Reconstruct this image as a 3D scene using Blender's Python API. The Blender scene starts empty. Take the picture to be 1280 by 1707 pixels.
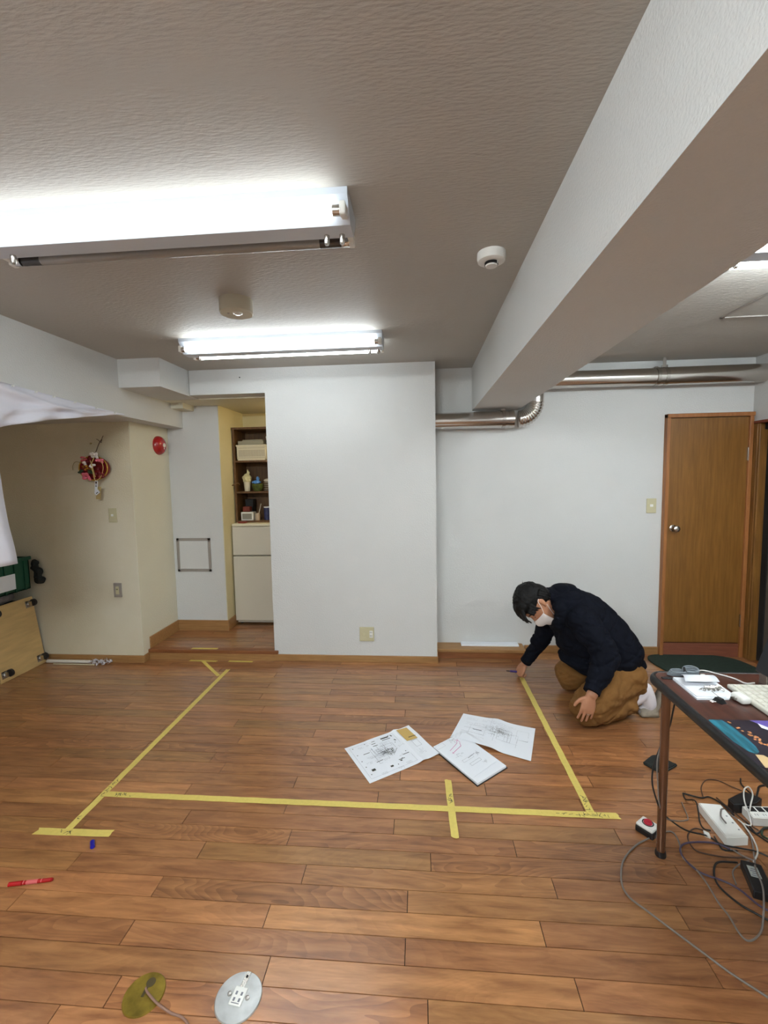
import bpy, bmesh, math, random
import numpy as np
from mathutils import Vector, Matrix, noise
random.seed(7)
S = bpy.context.scene
COL = S.collection
PI = math.pi

# ---------------------------------------------------------------- camera
F_PX, YAW, PITCH, ROLL = 738.8, -0.08126, -0.08145, -0.01755
CAM_H = 1.5
def setup_camera():
    cy, sy, cp, sp = math.cos(YAW), math.sin(YAW), math.cos(PITCH), math.sin(PITCH)
    F = Vector((sy*cp, cy*cp, sp)); R = Vector((cy, -sy, 0)); U = R.cross(F)
    c, s = math.cos(ROLL), math.sin(ROLL)
    R2 = c*R + s*U; U2 = -s*R + c*U
    cam = bpy.data.cameras.new('camera'); o = bpy.data.objects.new('camera', cam)
    COL.objects.link(o)
    m = Matrix((R2, U2, -F)).transposed().to_4x4(); m.translation = Vector((0, 0, CAM_H))
    o.matrix_world = m
    cam.sensor_fit = 'VERTICAL'; cam.sensor_height = 36; cam.sensor_width = 27
    cam.lens = F_PX*36/1707
    cam.clip_start = 0.02
    S.camera = o
setup_camera()

# ---------------------------------------------------------------- view and world
S.view_settings.view_transform = 'Standard'
S.view_settings.look = 'None'
S.view_settings.gamma = 1
S.view_settings.use_curve_mapping = False
S.view_settings.exposure = 1.0
# strength of the lit tubes, fixture by fixture; unseen rear pair raised as fill
T_NEAR, T_FAR, T_RIGHT, T_REAR, T_REAR_RIGHT, T_ALCOVE = 5.0, 10.5, 44.0, 138.0, 32.0, 19.0
w = bpy.data.worlds.new('world'); S.world = w; w.use_nodes = True
w.node_tree.nodes['Background'].inputs[0].default_value = (0.8, 0.9, 1, 1)
w.node_tree.nodes['Background'].inputs[1].default_value = 0.3

# ---------------------------------------------------------------- materials
def lin(c):
    return tuple(((x/255)/12.92 if x/255 <= 0.04045 else ((x/255+0.055)/1.055)**2.4) for x in c) + (1,)
def new_mat(name):
    m = bpy.data.materials.new(name); m.use_nodes = True
    nt = m.node_tree; return m, nt, nt.nodes['Principled BSDF']
def N(nt, t, **k):
    n = nt.nodes.new(t)
    for a, b in k.items():
        if a in n.inputs: n.inputs[a].default_value = b
        else: setattr(n, a, b)
    return n
def mat(name, rgb, rough=0.5, metal=0, bump=0, bscale=200, vary=0, vscale=8, coat=0, spec=None, alpha=1, trans=0, stretch=None):
    m, nt, b = new_mat(name)
    b.inputs['Base Color'].default_value = lin(rgb)
    b.inputs['Roughness'].default_value = rough
    b.inputs['Metallic'].default_value = metal
    b.inputs['Coat Weight'].default_value = coat
    if spec is not None: b.inputs['Specular IOR Level'].default_value = spec
    b.inputs['Alpha'].default_value = alpha
    b.inputs['Transmission Weight'].default_value = trans
    tc = N(nt, 'ShaderNodeTexCoord'); mp = N(nt, 'ShaderNodeMapping')
    if stretch: mp.inputs['Scale'].default_value = stretch
    nt.links.new(tc.outputs['Object'], mp.inputs[0])
    if vary:
        n = N(nt, 'ShaderNodeTexNoise', Scale=vscale, Detail=5.0)
        nt.links.new(mp.outputs[0], n.inputs['Vector'])
        r = N(nt, 'ShaderNodeValToRGB')
        c = lin(rgb)
        r.color_ramp.elements[0].position = 0.3; r.color_ramp.elements[1].position = 0.7
        r.color_ramp.elements[0].color = tuple(x*(1-vary) for x in c[:3])+(1,)
        r.color_ramp.elements[1].color = tuple(min(1, x*(1+vary)) for x in c[:3])+(1,)
        nt.links.new(n.outputs[0], r.inputs[0]); nt.links.new(r.outputs[0], b.inputs['Base Color'])
    if bump:
        n = N(nt, 'ShaderNodeTexNoise', Scale=bscale, Detail=3.0)
        nt.links.new(mp.outputs[0], n.inputs['Vector'])
        bp = N(nt, 'ShaderNodeBump', Strength=bump, Distance=0.002)
        nt.links.new(n.outputs[0], bp.inputs['Height']); nt.links.new(bp.outputs[0], b.inputs['Normal'])
    return m

def wallpaper(name, rgb, strength, scale, vary=0.05, stain=None, aniso=(1, 1, 1)):
    """embossed vinyl wallpaper"""
    m, nt, b = new_mat(name)
    b.inputs['Roughness'].default_value = 0.6
    b.inputs['Specular IOR Level'].default_value = 0.25
    tc = N(nt, 'ShaderNodeTexCoord')
    n1 = N(nt, 'ShaderNodeTexNoise', Scale=scale, Detail=3.0, Roughness=0.6)
    v = N(nt, 'ShaderNodeTexVoronoi', Scale=scale*0.8); v.feature = 'SMOOTH_F1'
    mp = N(nt, 'ShaderNodeMapping'); mp.inputs['Scale'].default_value = aniso; nt.links.new(tc.outputs['Object'], mp.inputs[0])
    nt.links.new(mp.outputs[0], n1.inputs['Vector']); nt.links.new(mp.outputs[0], v.inputs['Vector'])
    ad = N(nt, 'ShaderNodeMath', operation='ADD')
    nt.links.new(n1.outputs[0], ad.inputs[0]); nt.links.new(v.outputs['Distance'], ad.inputs[1])
    bp = N(nt, 'ShaderNodeBump', Strength=strength, Distance=0.004)
    nt.links.new(ad.outputs[0], bp.inputs['Height']); nt.links.new(bp.outputs[0], b.inputs['Normal'])
    n2 = N(nt, 'ShaderNodeTexNoise', Scale=1.3, Detail=4.0)
    nt.links.new(tc.outputs['Object'], n2.inputs['Vector'])
    r = N(nt, 'ShaderNodeValToRGB'); c = lin(rgb); e = r.color_ramp.elements
    e[0].position = 0.3; e[1].position = 0.65
    d = lin(stain) if stain else tuple(x*(1-vary) for x in c[:3])+(1,)
    e[0].color = d; e[1].color = c
    nt.links.new(n2.outputs[0], r.inputs[0]); nt.links.new(r.outputs[0], b.inputs['Base Color'])
    return m

def wood(name, c0, c1, rough=0.4, scale=(1, 14, 14), coat=0, planks=False, ns=3.0):
    m, nt, b = new_mat(name)
    b.inputs['Roughness'].default_value = rough
    b.inputs['Coat Weight'].default_value = coat
    b.inputs['Coat Roughness'].default_value = 0.25
    tc = N(nt, 'ShaderNodeTexCoord'); mp = N(nt, 'ShaderNodeMapping')
    mp.inputs['Scale'].default_value = scale
    src = tc.outputs['Object']
    if planks:
        at = N(nt, 'ShaderNodeAttribute', attribute_name='plank')
        mul = N(nt, 'ShaderNodeVectorMath', operation='MULTIPLY'); mul.inputs[1].default_value = (17, 11, 23)
        nt.links.new(at.outputs['Color'], mul.inputs[0])
        add = N(nt, 'ShaderNodeVectorMath', operation='ADD')
        nt.links.new(src, add.inputs[0]); nt.links.new(mul.outputs[0], add.inputs[1])
        src = add.outputs[0]
    nt.links.new(src, mp.inputs[0])
    n1 = N(nt, 'ShaderNodeTexNoise', Scale=ns, Detail=6.0, Roughness=0.6, Distortion=0.4)
    nt.links.new(mp.outputs[0], n1.inputs['Vector'])
    r = N(nt, 'ShaderNodeValToRGB'); e = r.color_ramp.elements
    e[0].position = 0.3; e[1].position = 0.72; e[0].color = lin(c0); e[1].color = lin(c1)
    nt.links.new(n1.outputs[0], r.inputs[0])
    out = r.outputs[0]
    if planks:
        # growth rings: bands of a slow noise field, so they close into arches along each board
        mp2 = N(nt, 'ShaderNodeMapping'); mp2.inputs['Scale'].default_value = (1.5, 7.0, 1)
        nt.links.new(src, mp2.inputs[0])
        n3 = N(nt, 'ShaderNodeTexNoise', Scale=1.0, Detail=1.5, Roughness=0.4)
        nt.links.new(mp2.outputs[0], n3.inputs['Vector'])
        ml = N(nt, 'ShaderNodeMath', operation='MULTIPLY'); ml.inputs[1].default_value = 26
        nt.links.new(n3.outputs[0], ml.inputs[0])
        fr = N(nt, 'ShaderNodeMath', operation='FRACT'); nt.links.new(ml.outputs[0], fr.inputs[0])
        rr = N(nt, 'ShaderNodeValToRGB'); q = rr.color_ramp.elements
        q[0].position = 0.0; q[0].color = (0.66, 0.62, 0.60, 1); q[1].position = 1.0; q[1].color = (1.03, 1.03, 1.03, 1)
        nt.links.new(fr.outputs[0], rr.inputs[0])
        sep = N(nt, 'ShaderNodeSeparateColor'); nt.links.new(at.outputs['Color'], sep.inputs[0])
        sw = N(nt, 'ShaderNodeMapRange'); sw.inputs['From Min'].default_value = 0.35; sw.inputs['From Max'].default_value = 0.9
        sw.inputs['To Min'].default_value = 0.25
        nt.links.new(sep.outputs['Green'], sw.inputs['Value'])
        mx = N(nt, 'ShaderNodeMix', data_type='RGBA', blend_type='MULTIPLY')
        nt.links.new(sw.outputs[0], mx.inputs['Factor'])
        nt.links.new(out, mx.inputs['A']); nt.links.new(rr.outputs[0], mx.inputs['B'])
        hs = N(nt, 'ShaderNodeHueSaturation')
        mr = N(nt, 'ShaderNodeMapRange'); mr.inputs['To Min'].default_value = 0.80; mr.inputs['To Max'].default_value = 1.15
        nt.links.new(sep.outputs['Red'], mr.inputs['Value']); nt.links.new(mr.outputs[0], hs.inputs['Value'])
        m2 = N(nt, 'ShaderNodeMapRange'); m2.inputs['To Min'].default_value = 0.494; m2.inputs['To Max'].default_value = 0.505
        nt.links.new(sep.outputs['Blue'], m2.inputs['Value']); nt.links.new(m2.outputs[0], hs.inputs['Hue'])
        nt.links.new(mx.outputs['Result'], hs.inputs['Color'])
        out = hs.outputs[0]
    nt.links.new(out, b.inputs['Base Color'])
    nf = N(nt, 'ShaderNodeTexNoise', Scale=60.0, Detail=2.0); nt.links.new(mp.outputs[0], nf.inputs['Vector'])
    bp = N(nt, 'ShaderNodeBump', Strength=0.12, Distance=0.001)
    nt.links.new(nf.outputs[0], bp.inputs['Height']); nt.links.new(bp.outputs[0], b.inputs['Normal'])
    return m

def emit(name, rgb, strength):
    m, nt, b = new_mat(name)
    b.inputs['Base Color'].default_value = (0.9, 0.9, 0.9, 1)
    b.inputs['Emission Color'].default_value = rgb+(1,)
    b.inputs['Emission Strength'].default_value = strength
    return m

M = {}
M['wall'] = wallpaper('white_wallpaper', (206, 207, 205), 0.3, 170)
M['wall_yellow'] = wallpaper('yellowed_wallpaper', (216, 208, 176), 0.35, 150, stain=(204, 192, 148))
M['wall_left'] = wallpaper('left_wallpaper', (214, 208, 188), 0.35, 150, stain=(204, 195, 168))
M['wall_cream'] = wallpaper('cream_wallpaper', (214, 210, 190), 0.35, 150)
M['ceil'] = wallpaper('ceiling_wallpaper', (178, 175, 168), 0.4, 150, aniso=(.35, 1.3, 1))
M['floor'] = wood('floor_planks', (128, 84, 48), (184, 131, 82), rough=0.3, scale=(1.2, 9, 1), planks=True, coat=0.8, ns=4)
M['floor_dark'] = mat('floor_groove', (22, 12, 8), 0.9, spec=.1)
M['base'] = wood('baseboard_wood', (138, 100, 58), (168, 126, 78), 0.45, (2, 30, 30))
M['riser'] = wood('riser_wood', (112, 66, 34), (138, 86, 48), 0.4, (2, 20, 20))
M['door'] = wood('door_veneer', (112, 74, 28), (136, 94, 42), 0.38, (20, 20, 1.2), coat=0.2)
M['doorframe'] = wood('door_frame_wood', (140, 88, 46), (166, 110, 62), 0.4, (20, 20, 1.5))
M['jamb'] = wood('jamb_wood', (98, 64, 26), (138, 96, 44), 0.4, (16, 16, 1.2))
M['white'] = mat('white_plastic', (225, 225, 220), 0.4)
M['ivory'] = mat('ivory_plastic', (190, 184, 150), 0.4)
M['fixture'] = mat('fixture_enamel', (196, 204, 214), 0.35)
TUBE_RGB = (0.93, 1.0, 1.02)
M['tube_off'] = mat('unlit_tube', (150, 146, 140), 0.15)
M['tube_black'] = mat('blackened_tube_end', (60, 55, 50), 0.2)
M['metal'] = mat('steel', (190, 186, 180), 0.25, 1)
M['duct'] = mat('duct_steel', (205, 200, 194), 0.2, 1, bump=0.15, bscale=6)
M['galv'] = mat('galvanised_disc', (205, 208, 208), 0.38, 0.75, vary=0.12, vscale=30)
M['brass'] = mat('brass', (150, 128, 52), 0.35, 0.7, vary=0.35, vscale=25)
M['tape'] = mat('masking_tape', (206, 186, 98), 0.6, bump=0.25, bscale=300, vary=0.05, vscale=60)
M['ink'] = mat('pen_ink', (50, 50, 42), 0.6)
M['ink_soft'] = mat('pencil_grey', (120, 122, 130), 0.7)
M['pink_ink'] = mat('pink_ink', (200, 70, 150), 0.6)
M['paper'] = mat('paper', (226, 230, 236), 0.7)
M['kraft'] = mat('kraft_note', (196, 164, 96), 0.7)
M['black'] = mat('black_plastic', (22, 22, 24), 0.45)
M['rubber'] = mat('black_edge_rubber', (13, 13, 15), 0.4)
M['red'] = mat('red_plastic', (160, 12, 18), 0.25, coat=0.5)
M['blue'] = mat('blue_plastic', (22, 22, 140), 0.3)
M['purple'] = mat('purple_plastic', (58, 36, 110), 0.35)
M['table'] = wood('table_laminate', (50, 24, 18), (86, 46, 34), 0.32, (8, 0.8, 8), coat=0.3, ns=5)
M['leg'] = mat('table_leg_enamel', (118, 84, 62), 0.22, 0.6)
M['mat'] = mat('green_carpet', (26, 44, 34), 0.95, bump=0.8, bscale=400, vary=0.2, vscale=60)
M['fridge'] = mat('fridge_enamel', (206, 200, 184), 0.4)
M['fridge_top'] = mat('fridge_top', (222, 216, 190), 0.4)
M['shelf'] = wood('shelf_wood', (80, 52, 24), (112, 78, 38), 0.5, (14, 14, 2))
M['cloth'] = mat('white_sheet', (222, 222, 232), 0.85, bump=0.15, bscale=400)
M['ply'] = mat('plywood', (200, 168, 112), 0.6, vary=0.12, vscale=5, stretch=(1, 1, 6))
M['greenbox'] = mat('green_crate', (16, 70, 50), 0.5)
M['darkbag'] = mat('dark_fabric', (26, 30, 28), 0.9, bump=0.4, bscale=60)
M['greybag'] = mat('grey_fabric', (120, 112, 112), 0.9, vary=0.3, vscale=14)
M['seal'] = mat('panel_frame_aluminium', (158, 152, 146), 0.4, 0.3)
M['darkroom'] = mat('sliding_panel', (84, 72, 62), 0.8, vary=0.1, vscale=3)
M['void'] = mat('dark_gap', (14, 10, 8), 0.9)
M['skin'] = mat('skin', (176, 124, 94), 0.5, vary=0.06, vscale=30)
M['hair'] = mat('black_hair', (9, 8, 8), 0.6, spec=.25, bump=0.6, bscale=120, stretch=(1, 1, 6))
M['jacket'] = mat('navy_jacket', (9, 12, 22), 0.9, spec=.15, bump=0.3, bscale=160, vary=0.2, vscale=24)
M['pants'] = mat('tan_trousers', (118, 82, 42), 0.9, spec=.2, bump=0.3, bscale=220, vary=0.12, vscale=12)
M['sock'] = mat('white_sock', (206, 200, 204), 0.9, bump=0.3, bscale=300)
M['slipper'] = mat('slipper_cloth', (132, 122, 108), 0.8, vary=0.12, vscale=40)
M['mask'] = mat('mask_cloth', (226, 218, 214), 0.8)
M['lens'] = mat('lamp_lens', (235, 235, 230), 0.1, 0.3)
M['cable_grey'] = mat('grey_cable', (120, 112, 106), 0.5)
M['cable_black'] = mat('black_cable', (16, 16, 17), 0.45)
M['cable_brown'] = mat('brown_cable', (70, 48, 36), 0.5)
M['cable_purple'] = mat('violet_cable', (70, 58, 80), 0.4)
M['cable_white'] = mat('white_cable', (205, 205, 200), 0.45)
M['cable_green'] = mat('green_cable', (20, 46, 24), 0.5)
M['steelgrey'] = mat('grey_cord', (110, 118, 124), 0.6)

# ---------------------------------------------------------------- mesh helpers
def obj(name, bm, m, parent=None, smooth=False, loc=None):
    me = bpy.data.meshes.new(name)
    bmesh.ops.recalc_face_normals(bm, faces=bm.faces)
    bm.to_mesh(me); bm.free()
    for x in (m if isinstance(m, (list, tuple)) else [m]): me.materials.append(x)
    if smooth:
        for p in me.polygons: p.use_smooth = True
        if smooth != 'all': me.set_sharp_from_angle(angle=math.radians(40))
    o = bpy.data.objects.new(name, me); COL.objects.link(o)
    if parent:
        o.parent = parent
        # meshes are written in world coordinates: undo the parent's placement
        o.matrix_parent_inverse = parent_world(parent).inverted()
    return o
def parent_world(p):
    m = Matrix.LocRotScale(p.location, p.rotation_euler, p.scale)
    if p.parent: m = parent_world(p.parent) @ p.matrix_parent_inverse @ m
    return m
def tag(o, label, cat, group=None, kind=None):
    o['label'] = label; o['category'] = cat
    if group: o['group'] = group
    if kind: o['kind'] = kind
    return o
def thing(name, loc, label, cat, group=None):
    o = bpy.data.objects.new(name, None); COL.objects.link(o); o.location = loc
    o.empty_display_size = 0.05
    return tag(o, label, cat, group)
def struct(name, bm, m, parent=None, smooth=False):
    o = obj(name, bm, m, parent, smooth)
    if not parent: o['kind'] = 'structure'
    return o
def B(): return bmesh.new()
def box(bm, x0, x1, y0, y1, z0, z1, mi=0, bev=0, mat4=None, seg=2):
    r = bmesh.ops.create_cube(bm, size=1)
    vs = r['verts']
    for v in vs:
        v.co = Vector(((x0+x1)/2+v.co.x*(x1-x0), (y0+y1)/2+v.co.y*(y1-y0), (z0+z1)/2+v.co.z*(z1-z0)))
    fs = list({f for v in vs for f in v.link_faces})
    if bev:
        es = list({e for f in fs for e in f.edges})
        k = bmesh.ops.bevel(bm, geom=es, offset=bev, segments=seg, affect='EDGES', profile=0.5)
        vs = list({v for f in k['faces'] for v in f.verts} | {v for v in vs if v.is_valid})
        fs = list({f for v in vs for f in v.link_faces})
    for f in fs: f.material_index = mi
    if mat4: bmesh.ops.transform(bm, matrix=mat4, verts=vs)
    return vs
def frame_mat(origin, xa, ya, za=None):
    xa = Vector(xa).normalized(); ya = Vector(ya); ya = (ya-ya.dot(xa)*xa).normalized()
    za = xa.cross(ya)
    m = Matrix((xa, ya, za)).transposed().to_4x4(); m.translation = Vector(origin); return m
def lathe(bm, prof, seg=32, m=None, mi=0):
    """prof: list of (r, z)"""
    rings = []
    for r, z in prof:
        if r < 1e-6: rings.append([bm.verts.new((0, 0, z))])
        else: rings.append([bm.verts.new((r*math.cos(2*PI*i/seg), r*math.sin(2*PI*i/seg), z)) for i in range(seg)])
    fs = []
    for a, b in zip(rings, rings[1:]):
        for i in range(seg):
            j = (i+1) % seg
            if len(a) == 1 and len(b) == 1: continue
            if len(a) == 1: fs.append(bm.faces.new((a[0], b[i], b[j])))
            elif len(b) == 1: fs.append(bm.faces.new((a[i], b[0], a[j])))
            else: fs.append(bm.faces.new((a[i], b[i], b[j], a[j])))
    for f in fs: f.material_index = mi
    vs = [v for r in rings for v in r]
    if m: bmesh.ops.transform(bm, matrix=m, verts=vs)
    return vs
def catmull(pts, n):
    P = [np.array(p, float) for p in pts]
    P = [2*P[0]-P[1]]+P+[2*P[-1]-P[-2]]
    out = []
    for i in range(1, len(P)-2):
        for k in range(n):
            t = k/n
            out.append(0.5*((2*P[i])+(-P[i-1]+P[i+1])*t+(2*P[i-1]-5*P[i]+4*P[i+1]-P[i+2])*t*t+(-P[i-1]+3*P[i]-3*P[i+1]+P[i+2])*t**3))
    out.append(P[-2]); return out
def tube(bm, pts, r, seg=10, sub=6, mi=0, closed=False):
    pts = catmull(pts, sub) if sub > 1 else [np.array(p, float) for p in pts]
    V = [Vector(p[:3]) for p in pts]
    R = [float(p[3]) if len(p) > 3 else r for p in pts]
    n = len(V)
    t0 = (V[1]-V[0]).normalized()
    up = Vector((0, 0, 1)) if abs(t0.z) < 0.9 else Vector((1, 0, 0))
    a = (up-up.dot(t0)*t0).normalized(); rings = []
    for i in range(n):
        t = (V[min(i+1, n-1)]-V[max(i-1, 0)]).normalized()
        a = (a-a.dot(t)*t).normalized(); b = t.cross(a)
        rings.append([bm.verts.new(V[i]+R[i]*(math.cos(2*PI*k/seg)*a+math.sin(2*PI*k/seg)*b)) for k in range(seg)])
    fs = []
    for p, q in zip(rings, rings[1:]):
        for k in range(seg): fs.append(bm.faces.new((p[k], p[(k+1) % seg], q[(k+1) % seg], q[k])))
    fs.append(bm.faces.new(rings[0][::-1])); fs.append(bm.faces.new(rings[-1]))
    for f in fs: f.material_index = mi
def loft(bm, rings, seg=24, sub=5, cap=True, power=1.0):
    """rings: (centre, avec, bvec); Catmull-Rom between them; rounded ends"""
    arr = [np.concatenate([np.array(c, float), np.array(a, float), np.array(b, float)]) for c, a, b in rings]
    L = catmull(arr, sub)
    if cap:
        def ends(e, nxt):
            d = e[:3]-nxt[:3]; d = d/np.linalg.norm(d)
            h = 0.5*(np.linalg.norm(e[3:6])+np.linalg.norm(e[6:9]))*0.7
            o = []
            for k in (30, 55, 75, 87):
                s = math.radians(k); q = e.copy(); q[:3] = e[:3]+d*h*math.sin(s); q[3:] = e[3:]*math.cos(s); o.append(q)
            return o
        L = ends(L[0], L[1])[::-1]+L+ends(L[-1], L[-2])
    rs = []
    for q in L:
        c, a, b = Vector(q[:3]), Vector(q[3:6]), Vector(q[6:9])
        rs.append([bm.verts.new(c+math.cos(2*PI*k/seg)*a+math.sin(2*PI*k/seg)*b) for k in range(seg)])
    for p, q in zip(rs, rs[1:]):
        for k in range(seg): bm.faces.new((p[k], p[(k+1) % seg], q[(k+1) % seg], q[k]))
    bm.faces.new(rs[0][::-1]); bm.faces.new(rs[-1])
def limb(bm, pts, seg=20, sub=5):
    """pts: (x,y,z,r) round rings perpendicular to the path, rounded ends"""
    P = [Vector(p[:3]) for p in pts]; rings = []
    t = (P[1]-P[0]).normalized(); up = Vector((0, 1, 0)) if abs(t.y) < 0.9 else Vector((1, 0, 0)); a = up
    for i, p in enumerate(pts):
        t = (P[min(i+1, len(P)-1)]-P[max(i-1, 0)]).normalized()
        a = (a-a.dot(t)*t).normalized(); b = t.cross(a)
        k = p[4] if len(p) > 4 else 1.0
        rings.append((P[i], a*p[3]*k, b*p[3]))
    loft(bm, rings, seg, sub)
def ball(bm, c, rx, ry, rz, m=None, sub=3):
    r = bmesh.ops.create_icosphere(bm, subdivisions=sub, radius=1)
    mm = Matrix.Diagonal((rx, ry, rz, 1))
    if m: mm = m.to_3x3().to_4x4() @ mm
    mm = Matrix.Translation(c) @ mm
    bmesh.ops.transform(bm, matrix=mm, verts=r['verts'])
    return r['verts']
def fuse(bm, voxel, smooth=4, disp=None):
    """weld overlapping closed shapes into one continuous surface"""
    bmesh.ops.recalc_face_normals(bm, faces=bm.faces)
    me = bpy.data.meshes.new('tmp'); bm.to_mesh(me); bm.free()
    o = bpy.data.objects.new('tmp', me); COL.objects.link(o)
    r = o.modifiers.new('r', 'REMESH'); r.mode = 'VOXEL'; r.voxel_size = voxel
    if smooth:
        s = o.modifiers.new('s', 'SMOOTH'); s.factor = 0.5; s.iterations = smooth
    dg = bpy.context.evaluated_depsgraph_get(); dg.update()
    e = o.evaluated_get(dg); m2 = bpy.data.meshes.new_from_object(e)
    out = bmesh.new(); out.from_mesh(m2)
    bpy.data.objects.remove(o); bpy.data.meshes.remove(me); bpy.data.meshes.remove(m2)
    out.normal_update()
    if disp:
        new = [(v, v.co+v.normal*disp(v.co, v.normal)) for v in out.verts]
        for v, c in new: v.co = c
    return out

# ================================================================ THE SETTING
HC = 2.357     # ceiling height
YW = 3.70      # far wall
# ---- floor planks
row_joint = {-1: .007, 0: -.483, 1: -.062, 2: .385, 3: -.059, 4: -.454, 5: .027, 6: .365, 7: -.126, 8: -.624, 9: -.211, 10: .297,
             11: -.113, 12: -1.13, 13: -.633, 14: -.125, 15: -.633, 16: -.217, 17: .289, 18: -.108, 19: .294, 20: -.18, 21: .287,
             22: -.182, 23: .27, 24: -.187, 25: .27, 26: -.19, 27: .276, 28: -.2, 29: .3, 30: -.15}
dark_rows = {(5, 0): .15, (6, 0): .3, (17, -1): .2, (3, -1): .25}
def planks(name, x0, x1, y0, y1, z, ybase=1.159, parent=None):
    bm = B(); cl = bm.loops.layers.color.new('plank')
    rnd = random.Random(11)
    k0 = math.floor((y0-ybase)/.083); k1 = math.ceil((y1-ybase)/.083)
    g = .0013
    for k in range(k0, k1):
        ya = max(y0, ybase+.083*k); yb = min(y1, ybase+.083*(k+1))
        if yb-ya < .003: continue
        j = row_joint.get(k, (k % 2)*.46+rnd.uniform(-.15, .15))
        n0 = math.floor((x0-j)/.925)
        x = j+n0*.925; i = n0
        while x < x1:
            a = max(x, x0); b = min(x+.925, x1)
            if b-a > .005:
                vs = [bm.verts.new(c) for c in ((a+g, ya+g, z), (b-g, ya+g, z), (b-g, yb-g, z), (a+g, yb-g, z),
                                                (a+g, ya+g, z-.004), (b-g, ya+g, z-.004), (b-g, yb-g, z-.004), (a+g, yb-g, z-.004))]
                col = (rnd.random(), rnd.random(), rnd.random(), 1)
                if (k, i) in dark_rows: col = (dark_rows[(k, i)], .9, .5, 1)
                fs = [bm.faces.new([vs[t] for t in q]) for q in ((0, 1, 2, 3), (0, 4, 5, 1), (1, 5, 6, 2), (2, 6, 7, 3), (3, 7, 4, 0))]
                for f in fs:
                    for l in f.loops: l[cl] = col
            x += .925; i += 1
    box(bm, x0, x1, y0, y1, z-.05, z-.0035, 1)
    return struct(name, bm, [M['floor'], M['floor_dark']], parent)
XL, XR, YB = -3.6, 2.58, -2.6
planks('floor', XL, XR, YB, YW, 0)
bm = B(); box(bm, XR, 2.8, 2.4, 3.72, -.05, -.001); box(bm, 2.66, 2.8, 2.4, 3.72, -.001, 2.0); struct('floor_closet', bm, M['riser'])
# raised floor of the alcove with its nosing and riser
bm = B()
planks('floor_alcove', -2.28, -1.2, 3.47, 3.725, .085, ybase=3.47); planks('floor_alcove', -2.28, -.6, 3.725, 4.46, .085, ybase=3.47+.083*3)
box(bm, -2.285, -1.17, 3.435, 3.5, .058, .0855, 0, .004); struct('trim_1', bm, M['riser'])
bm = B(); box(bm, -2.28, -1.2, 3.444, 3.47, -.02, .058, 0, .002); struct('trim_2', bm, M['base'])
# ---- ceilings
bm = B(); box(bm, XL, XR, YB, YW, HC, HC+.1); struct('ceiling', bm, M['ceil'])
# access hatch in the right ceiling
bm = B()
x0, x1, y0, y1 = 1.70, 2.15, 2.28, 2.735
for a in ((x0, x1, y0, y0+.018), (x0, x1, y1-.018, y1), (x0, x0+.018, y0, y1), (x1-.018, x1, y0, y1)): box(bm, *a, HC-.006, HC+.002, 0, .002)
struct('trim_3', bm, M['seal'])
# ---- walls
def slab(name, m, *boxes):
    bm = B()
    for b in boxes: box(bm, *b)
    return struct(name, bm, m)
slab('wall_far', M['wall'], (.12, XR+.1, YW, YW+.1, -.05, HC+.1))
slab('wall_partition', M['wall'], (-1.203, .125, 3.455, 3.72, -.05, HC), (-1.815, -1.203, 3.455, 3.6, 2.165, HC))
slab('wall_left', M['wall_left'], (XL-.1, -2.285, 3.37, 3.47, -.05, 1.965))
slab('wall_left_side', M['wall_cream'], (-2.40, -2.28, 3.372, 3.92, -.05, 1.965))
slab('wall_alcove', M['wall'], (-2.4, -1.8, 3.905, 4.56, -.05, 2.2))
slab('wall_alcove_side', M['wall_yellow'], (-1.802, -1.795, 3.91, 4.56, .05, 2.2))
slab('wall_alcove_back', M['wall_yellow'], (-1.8, -.5, 4.46, 4.56, -.05, 2.2))
slab('wall_alcove_right', M['wall_yellow'], (-.6, -.5, 3.72, 4.56, -.05, 2.2))
slab('ceiling_alcove', M['wall_cream'], (-2.6, -.5, 3.6, 4.56, 2.155, 2.3))
slab('wall_bulkhead', M['wall'], (-2.13, -1.82, 3.061, 3.62, 2.158, HC))
slab('ceiling_beam_left', M['wall'], (XL, -2.13, YB, 3.92, 1.962, HC))
slab('ceiling_beam', M['wall'], (.43, .80, YB, YW, 2.013, HC))
slab('wall_outer_left', M['wall_left'], (XL-.1, XL, YB, 3.37, -.05, 1.965))
slab('wall_rear', M['wall'], (XL, XR, YB-.1, YB, -.05, HC))
slab('ceiling_block', M['wall_cream'], (-2.13, -2.02, 3.72, 3.905, 2.11, 2.156))
slab('wall_right', M['wall'], (XR, XR+.1, 3.63, YW, -.05, HC), (XR, XR+.1, 2.6, 3.63, 1.86, HC), (XR, XR+.1, YB, 2.6, -.05, HC))
# ---- baseboards
def bb(name, x0, x1, y0, y1, z0=0, z1=.056):
    bm = B(); box(bm, x0, x1, y0, y1, z0, z1, 0, .003); return struct(name, bm, M['base'])
bb('baseboard_partition', -1.203, .132, 3.445, 3.456)
bb('baseboard_partition_side', .124, .132, 3.456, 3.60)
bb('baseboard_left', XL, -2.272, 3.358, 3.371, 0, .062)
bb('baseboard_left_side', -2.282, -2.272, 3.371, 3.44, 0, .062)
bb('baseboard_alcove_left', -2.281, -2.268, 3.46, 3.905, .085, .185)
bb('baseboard_alcove', -2.28, -1.79, 3.893, 3.906, .085, .185)
bb('baseboard_alcove_side', -1.796, -1.784, 3.893, 4.46, .085, .185)
bb('baseboard_far', .86, 1.93, 3.688, 3.701, 0, .065)
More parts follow.
